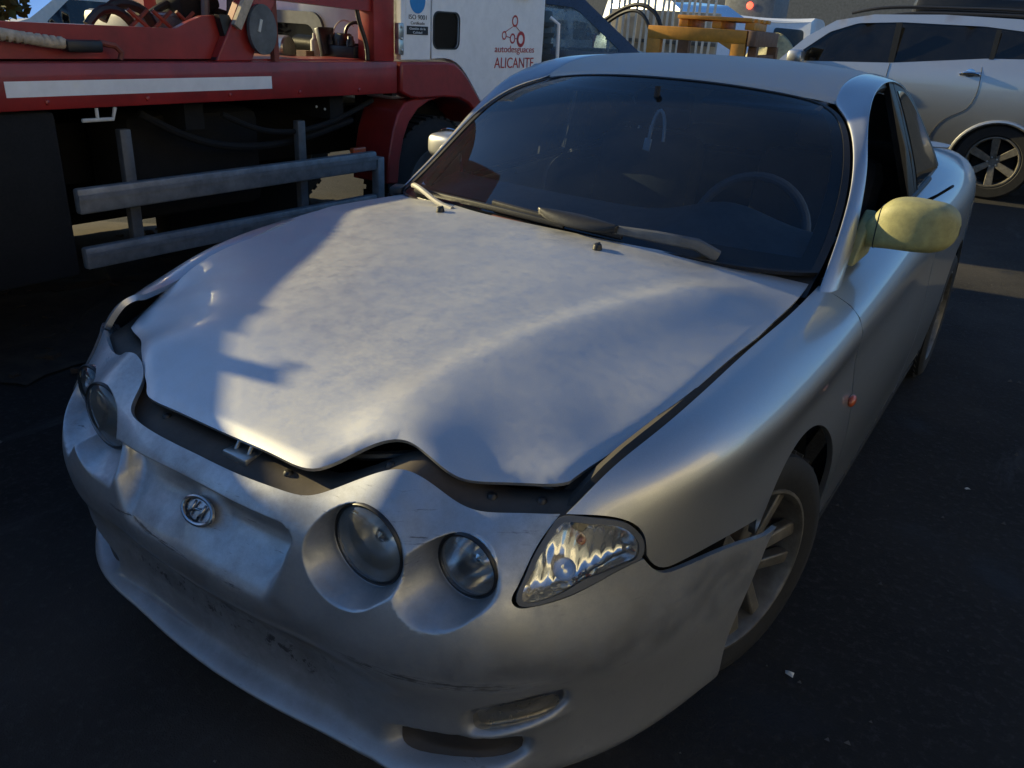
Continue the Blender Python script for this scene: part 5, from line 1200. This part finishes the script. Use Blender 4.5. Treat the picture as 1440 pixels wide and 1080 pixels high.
for sg in (1, -1):
    mb = MB(); mb.tube(crv([(.45,sg*.70,1.76),(.2,sg*.71,1.815),(-.6,sg*.71,1.845),(-1.5,sg*.70,1.81),(-1.75,sg*.69,1.74)], .1), .017, 8); mb.build('roof_rail', M['black'], suv)
    mb = MB(); mb.box((-.99, sg*.915, 1.215), (-.79, sg*.955, 1.245), bev=.012); mb.tube(crv([(-.985,sg*.925,1.228),(-.94,sg*.97,1.24),(-.84,sg*.97,1.24),(-.80,sg*.925,1.228)], .02), .013, 8); mb.lathe([(.001,.006),(.04,.003),(.05,0)], 16, Matrix.Translation((-.89, sg*.915, 1.232)) @ Matrix.Rotation(R(-90*sg), 4, 'X')); mb.build('door_handle', M['chrome'], suv)
    mb = MB(); mb.box((.80, sg*.93, 1.20), (.98, sg*1.12, 1.36), bev=.05); mb.build('door_mirror', M['silver'], suv)
    mb = MB(); L = crv([(-.98,1.30),(-1.0,1.15),(-.99,1.0),(-.93,.88),(-.80,.80),(-.68,.66),(-.64,.45)], .06)
    yy = lambda z: .93-.26*max(0, z-1.22)**1.12-.055*max(0, (1.04-z)/.5)**2-.033*min(1, max(0, (z-1.04)/.3))**2
    mb.tube([(x, sg*(yy(z)+.0005), z) for x, z in L], .0035, 6); mb.tube([(x, sg*(yy(z)+.0005), z) for x, z in crv([(-.09,1.28),(-.08,.9),(-.06,.45)], .08)], .0035, 6); mb.build('door_seam', M['black'], suv)
    # wheel arch lips
    for ax in (1.35, -1.31):
        mb = MB(); mb.tube([(ax-.435*math.cos(a), sg*(yy(.36+.435*math.sin(a))-.002), .36+.435*math.sin(a)) for a in np.linspace(-.05, math.pi+.05, 24)], .022, 8); mb.build('arch_lip', M['silver'], suv)
    mb = MB(); mb.box((-.83, sg*.82, .27), (.87, sg*.90, .40), bev=.03); mb.build('sill', M['grey'], suv)
    mb = MB(); mb.box((-.125, sg*.888, 1.28), (-.065, sg*.858, 1.68)); mb.box((-1.065, sg*.868, 1.38), (-1.02, sg*.845, 1.66)); mb.build('window_pillar', M['black'], suv)
# white small van with twin rear windows, sunlit
def barn_van(name, label, loc, rotz, paint, h=1.85, w=.86):
    pr = [(1.9,.35),(1.95,.7),(1.75,1.0),(1.15,1.15),(.75,1.62),(.45,h-.05),(0,h),(-1.6,h-.01),(-1.82,h-.08),(-1.93,1.0),(-1.95,.45),(-1.9,.35)]
    v = vehicle(name, label, 'van', loc, rotz, pr, w, paint, windows=[('front_window', rnd_poly([(1.02,1.16),(.68,1.58),(.05,1.63),(.03,1.16)], .05), M['darkglass']), ('rear_side_window', rnd_poly([(-.15,1.16),(-.15,1.62),(-1.6,1.60),(-1.64,1.16)], .06), M['darkglass'])], arches=[(1.25,.31,.37),(-1.25,.31,.37)], wr=.31, belt=1.12, tumble=.14, rim='disc',
      skin=[((0,2),('front_bumper', paint)),((2,3),('bonnet', paint)),((3,5),('windscreen', M['darkglass'])),((5,8),('roof', paint)),((8,11),('rear_door', paint))])
    for sg in (1, -1):
        mb = MB(); P = rnd_poly([(sg*.08,1.16),(sg*.66,1.16),(sg*.60,h-.22),(sg*.08,h-.20)], .06); mb.add([(-1.925-.06*(1.5-z)*0-.035*(1-(y/.7)**2)-.01+(z-1.0)*.125, y, z) for y, z in P], [tuple(range(len(P)))]); mb.build('rear_window', M['darkglass'], v, False)
        mb = MB(); mb.box((-1.93, sg*.74, .95), (-1.86, sg*.86, 1.32), bev=.02); mb.build('tail_lamp', M['taillight'], v)
    mb = MB(); mb.box((-1.99, -.8, .40), (-1.9, .8, .62), bev=.04); mb.build('rear_bumper', M['grey'], v)
    return v
barn_van('white_van', 'small white van with two rear windows in sunlight, far behind the coupe', (-4.27, 16.2, 0), R(100), M['white'])
barn_van('white_van', 'white van end with a red tail lamp just left of the silver four by four', (-3.95, 18.6, 0), R(100), M['white'], h=1.75)
# dark blue grey vehicle ahead of the truck
dp = [(2.0,.4),(2.05,.80),(1.9,1.12),(1.05,1.26),(.50,1.68),(.25,1.76),(-.8,1.78),(-1.7,1.72),(-1.95,1.2),(-1.98,.5),(-1.9,.4)]
dk_ = vehicle('dark_blue_car', 'dark blue grey car with tall windows standing beyond the tow truck cab', 'car', (-3.60, 5.80, 0), R(28), dp, .85, M['bluecar'],
  windows=[('front_window', rnd_poly([(.88,1.26),(.42,1.61),(-.20,1.65),(-.22,1.24)], .06), M['paleglass']), ('rear_side_window', rnd_poly([(-.34,1.24),(-.32,1.65),(-1.6,1.62),(-1.75,1.24)], .06), M['paleglass'])], arches=[(1.3,.34,.40),(-1.3,.34,.40)], wr=.34, belt=1.22, tumble=.25,
  skin=[((0,2),('front_bumper', M['bluecar'])),((2,3),('bonnet', M['bluecar'])),((3,5),('windscreen', M['sideglass'])),((5,7),('roof', M['bluecar'])),((7,8),('rear_window', M['darkglass'])),((8,10),('tailgate', M['bluecar']))])
# orange-yellow steel stillage with a pallet on top
stl = thing('steel_stillage', 'orange yellow steel stillage frame behind the coupe roof', 'stillage', (-2.10, 7.0, .09), R(8)); LOCAL.add(stl.name)
mb = MB(); mb.box((-.62,-.50,1.30),(.36,-.42,1.42),bev=.006); mb.build('front_beam', M['orangepaint'], stl)
for x in (-.62, .22):
    mb = MB(); mb.box((x,-.50,-.09),(x+.14,-.40,1.30),bev=.006); mb.build('leg', M['orangepaint'], stl)
mb = MB(); mb.prism([(.36,1.42),(.36,1.30),(.10,1.30),(.22,1.24),(.22,1.16),(.36,1.16)], 'y', -.499, -.43); mb.build('corner_brace', M['orangepaint'], stl)
mb = MB(); mb.box((.37,-.50,1.28),(.45,.80,1.42),bev=.006); mb.box((.37,-.2,1.08),(.45,.8,1.20)); mb.build('side_beam', M['brownwood'], stl)
for bx in (((.37,.68,-.09),(.47,.80,1.28)),((.37,-.38,-.09),(.45,-.26,1.28)),((-.62,.68,-.09),(-.5,.8,1.40))): MB().box(*bx).build('rear_leg', M['brownwood'], stl)
mb = MB(); mb.box((-.60,-.40,1.36),(.36,.78,1.40)); mb.box((-.58,-.3,.3),(.34,.7,1.0)); mb.build('tray', M['dark'], stl)
plt = thing('yellow_pallet', 'flat yellow pallet lying on top of the orange stillage', 'pallet', (-2.12, 7.05, 1.515), R(10)); LOCAL.add(plt.name)
for k, y in enumerate((-.36, -.12, .12, .36)):
    mb = MB(); mb.box((-.36+.02*k, y-.09, .07), (.36+.02*k, y+.09, .105), bev=.004); mb.build('board', M['orangepaint'], plt)
for x in (-.35, -.02, .30):
    mb = MB(); mb.box((x, -.42, 0), (x+.09, .42, .068), bev=.004); mb.build('bearer', M['orangepaint'], plt)
# stacked pale grilles / fencing
fen = thing('bar_fence', 'row of tall pale upright bars behind the orange stillage', 'fence', (-4.35, 10.4, 0), R(14)); LOCAL.add(fen.name)
for k in range(17):
    mb = MB(); x = -.75+k*.094; mb.box((x, -.015+.02*(k % 3), .2), (x+.034, .015+.02*(k % 3), 2.5+.1*math.sin(k*2.1)), Matrix.Rotation(R(2.2*math.sin(k*1.7)), 4, 'Y')); mb.build('bar', M['frostbar'], fen)
for z in (.5, 1.3, 2.2):
    mb = MB(); mb.box((-.80, .06, z), (.86, .10, z+.05)); mb.build('cross_rail', M['grey'], fen)
mb = MB(); mb.box((-.8, .12, .2), (.86, .3, 1.75), bev=.02); pk = mb.build('backing_panel', M['wall'], fen)
mb = MB(); mb.tube(crv([(-5.05,9.95,1.55),(-4.7,9.95,1.75),(-4.35,9.9,1.78),(-4.12,9.9,1.6),(-4.08,9.9,1.2)], .06), .030, 8); mb.tube(crv([(-5.0,9.9,1.5),(-4.7,9.9,1.68),(-4.42,9.85,1.70),(-4.24,9.85,1.5),(-4.2,9.85,1.2)], .06), .026, 8)
tag(mb.build('rubber_hose', M['black']), 'black looped rubber hoses hung in front of the pale bars', 'hose')
# white wreck body behind the stillage
wr_ = [(1.4,.4),(1.5,.9),(1.35,1.35),(1.0,1.72),(.5,1.95),(-.4,2.0),(-1.3,1.95),(-1.5,1.2),(-1.5,.5),(-1.4,.4)]
vehicle('white_minivan', 'pale rounded white van nose beside the red lamp, behind the pallet', 'van', (-5.25, 13.2, 0), R(-25), wr_, .82, M['white'], windows=[('side_window', rnd_poly([(.9,1.25),(.55,1.72),(-.4,1.75),(-.4,1.25)], .08), M['darkglass'])], arches=[(.95,.3,.36),(-.95,.3,.36)], wr=.30, belt=1.2, tumble=.2, rim='disc',
  skin=[((0,3),('nose', M['white'])),((3,5),('windscreen', M['darkglass'])),((5,6),('roof', M['white'])),((6,8),('tailgate', M['white']))])
# red lamp post light far behind
lp_ = thing('lamp_trailer', 'dark trailer end with one lit red lamp in the background', 'trailer', (-4.7, 16.5, 0)); 
mb = MB(); mb.box((-5.6, 16.3, .5), (-4.55, 17.3, 2.3), bev=.03); mb.build('trailer_box', M['grey'], lp_)
mb = MB(); mb.lathe([(.001,.03),(.05,.022),(.07,0)], 20, Matrix.Translation((-5.05, 16.28, 2.06)) @ Matrix.Rotation(R(90), 4, 'X')); mb.build('red_lamp', M['litred'], lp_)
# khaki tarpaulin heap
rows = []; n = 28
for i in range(14):
    r = i/13; rows.append([(-2.55+(.50*r)*math.cos(a)*(1+.12*math.sin(3*a)), 10.2+.5*r*math.sin(a)*(1+.1*math.sin(4*a)), .9+.56*(1-r**2.2)*(1+.10*math.sin(5*a+3*r)+.06*math.sin(11*a))) for a in np.linspace(0, 2*math.pi, n, endpoint=False)])
tp = sheet('tarpaulin', rows, M['tarp'], None, closed_u=True); tag(tp, 'crumpled khaki tarpaulin heaped beside the orange stillage', 'tarpaulin')
cr = thing('dark_crate', 'dark crate under the crumpled khaki tarpaulin', 'crate', (-2.55, 10.2, 0))
mb = MB(); mb.box((-3.1, 9.75, 0), (-2.0, 10.65, .95), bev=.02); mb.build('crate_body', M['dark'], cr)
for k in range(4):
    mb = MB(); mb.box((-3.12, 9.72, .08+.22*k), (-1.98, 9.748, .24+.22*k)); mb.build('board', M['brownwood'], cr)
# black car behind the four-by-four
bp = [(2.1,.4),(2.2,.7),(2.0,.98),(1.2,1.12),(.5,1.72),(.2,1.82),(-1.2,1.84),(-1.9,1.7),(-2.1,1.1),(-2.15,.5),(-2.05,.4)]
bk = vehicle('black_car', 'black car with roof bars behind the silver four by four', 'car', (-.9, 12.3, 0), R(190), bp, .9, M['black'], windows=[('side_window', rnd_poly([(.95,1.2),(.48,1.62),(-1.75,1.62),(-1.85,1.2)], .06), M['darkglass'])], arches=[(1.35,.36,.42),(-1.35,.36,.42)], wr=.36, belt=1.15, tumble=.22, rim='disc',
  skin=[((0,2),('front_bumper', M['black'])),((2,3),('bonnet', M['black'])),((3,5),('windscreen', M['darkglass'])),((5,7),('roof', M['black'])),((7,8),('rear_window', M['darkglass'])),((8,10),('tailgate', M['black']))])
mb = MB(); mb.box((-1.1, -.8, 1.84), (.35, .8, 2.12), bev=.12); LOCAL.add('x'); mb.build('roof_box', M['black'], bk)
# pale wrecked car beyond the bed, far left
wp_ = [(2.1,.4),(2.2,.7),(1.95,.98),(1.0,1.08),(.35,1.48),(0,1.52),(-1.0,1.50),(-1.7,1.15),(-2.1,1.05),(-2.15,.5),(-2.05,.4)]
pw = vehicle('pale_wreck', 'pale silver blue scrap car beyond the tow truck bed at upper left', 'car', (-12.6, 6.3, 0), R(105), wp_, .86, M['offwhite'], windows=[('side_window', rnd_poly([(.8,1.08),(.34,1.40),(-.9,1.42),(-1.45,1.10)], .06), M['darkglass'])], arches=[(1.3,.3,.36),(-1.3,.3,.36)], wr=.30, belt=1.05, tumble=.25, rim='disc',
  skin=[((0,2),('front_bumper', M['offwhite'])),((2,3),('bonnet', M['offwhite'])),((3,5),('windscreen', M['darkglass'])),((5,6),('roof', M['offwhite'])),((6,7),('rear_window', M['darkglass'])),((7,10),('tailgate', M['offwhite']))])
# far row of vehicles and the yard wall closing the view
hold = 0
for k, (x, y, r_, m, nm, lb) in enumerate([(-11.5, 19, 80, 'white', 'white_van', 'white van parked far back beyond the bars'), (-9.2, 20.5, 96, 'grey', 'grey_van', 'grey van parked far back in the middle of the yard'), (-6.8, 21.5, 84, 'bluecar', 'blue_van', 'dark blue van parked far back behind the small white van'), (-2.6, 21, 88, 'cream', 'cream_van', 'cream van parked far back above the four by four bonnet'), (.4, 20.5, 95, 'grey', 'grey_van', 'grey van far back hidden behind the black car'), (-14.5, 12, 20, 'white', 'white_van', 'white van far beyond the tow truck cab')]):
    barn_van(nm, lb, (x, y, 0), R(r_), M[m], h=2.0)
yw = thing('yard_wall', 'long grey wall closing the far end of the yard behind the white vans', 'wall', (-8, 27, 0)); LOCAL.add(yw.name)
mb = MB(); mb.box((-30, 0, 0), (34, .3, 3.2)); mb.build('wall_face', M['grey'], yw); mb = MB(); mb.box((-30.1, -.06, 3.2), (34.1, .36, 3.3)); mb.build('coping', M['frostbar'], yw)

lw_ = thing('yard_wall', 'rendered wall along the far left side of the yard beyond the tow truck', 'wall', (-27, 8, 0)); LOCAL.add(lw_.name)
mb = MB(); mb.box((0, -6, 0), (.3, 19, 3.6)); mb.build('wall_face', M['wall'], lw_); mb = MB(); mb.box((-.06, -6.1, 3.6), (.36, 19.1, 3.7)); mb.build('coping', M['frostbar'], lw_)
# the yard's warehouse, to the right of the camera: its pale front faces the low sun
wh = thing('warehouse', 'pale warehouse along the right side of the yard, outside the frame', 'building', (9.5, 0, 0)); LOCAL.add(wh.name)
mb = MB(); mb.box((0, -16, 0), (6, 6, 4.7)); mb.build('wall', M['facade'], wh)
mb = MB(); mb.box((-.12, -16.1, 4.7), (6.1, 6.1, 4.95)); mb.build('parapet', M['wall'], wh)
mb = MB(); mb.box((-.05, -16, 0), (-.001, 6, 2.0)); mb.build('dark_base', M['grey'], wh)  # dark lower band added so the facade throws less light low down
for y in (-13, -8.5, -4, 1.5):
    d_o = MB().box((-.09, y-1.5, .02), (-.052, y+1.5, 2.9)).build('shutter_door', M['grey'], wh)
    mb = MB()
    for k in range(10): mb.box((-.105, y-1.48, .06+k*.28), (-.091, y+1.48, .06+k*.28+.22))
    o = mb.build('shutter_slats', M['grey'], d_o); o['kind'] = 'stuff'
# unseen vans added to shade the ground ahead of the coupe and darken its bumper
barn_van('white_van', 'unseen white van added behind the tow truck to shade the ground', (-3.6, -6.2, 0), R(84), M['white'], h=2.15)
barn_van('grey_van', 'unseen grey van added second behind the tow truck to shade the ground', (-3.3, -11.0, 0), R(93), M['grey'], h=2.3)
barn_van('dark_blue_van', 'unseen dark blue van added behind the camera to darken the bumper', (1.2, -8.6, 0), R(12), M['bluecar'], h=2.2)
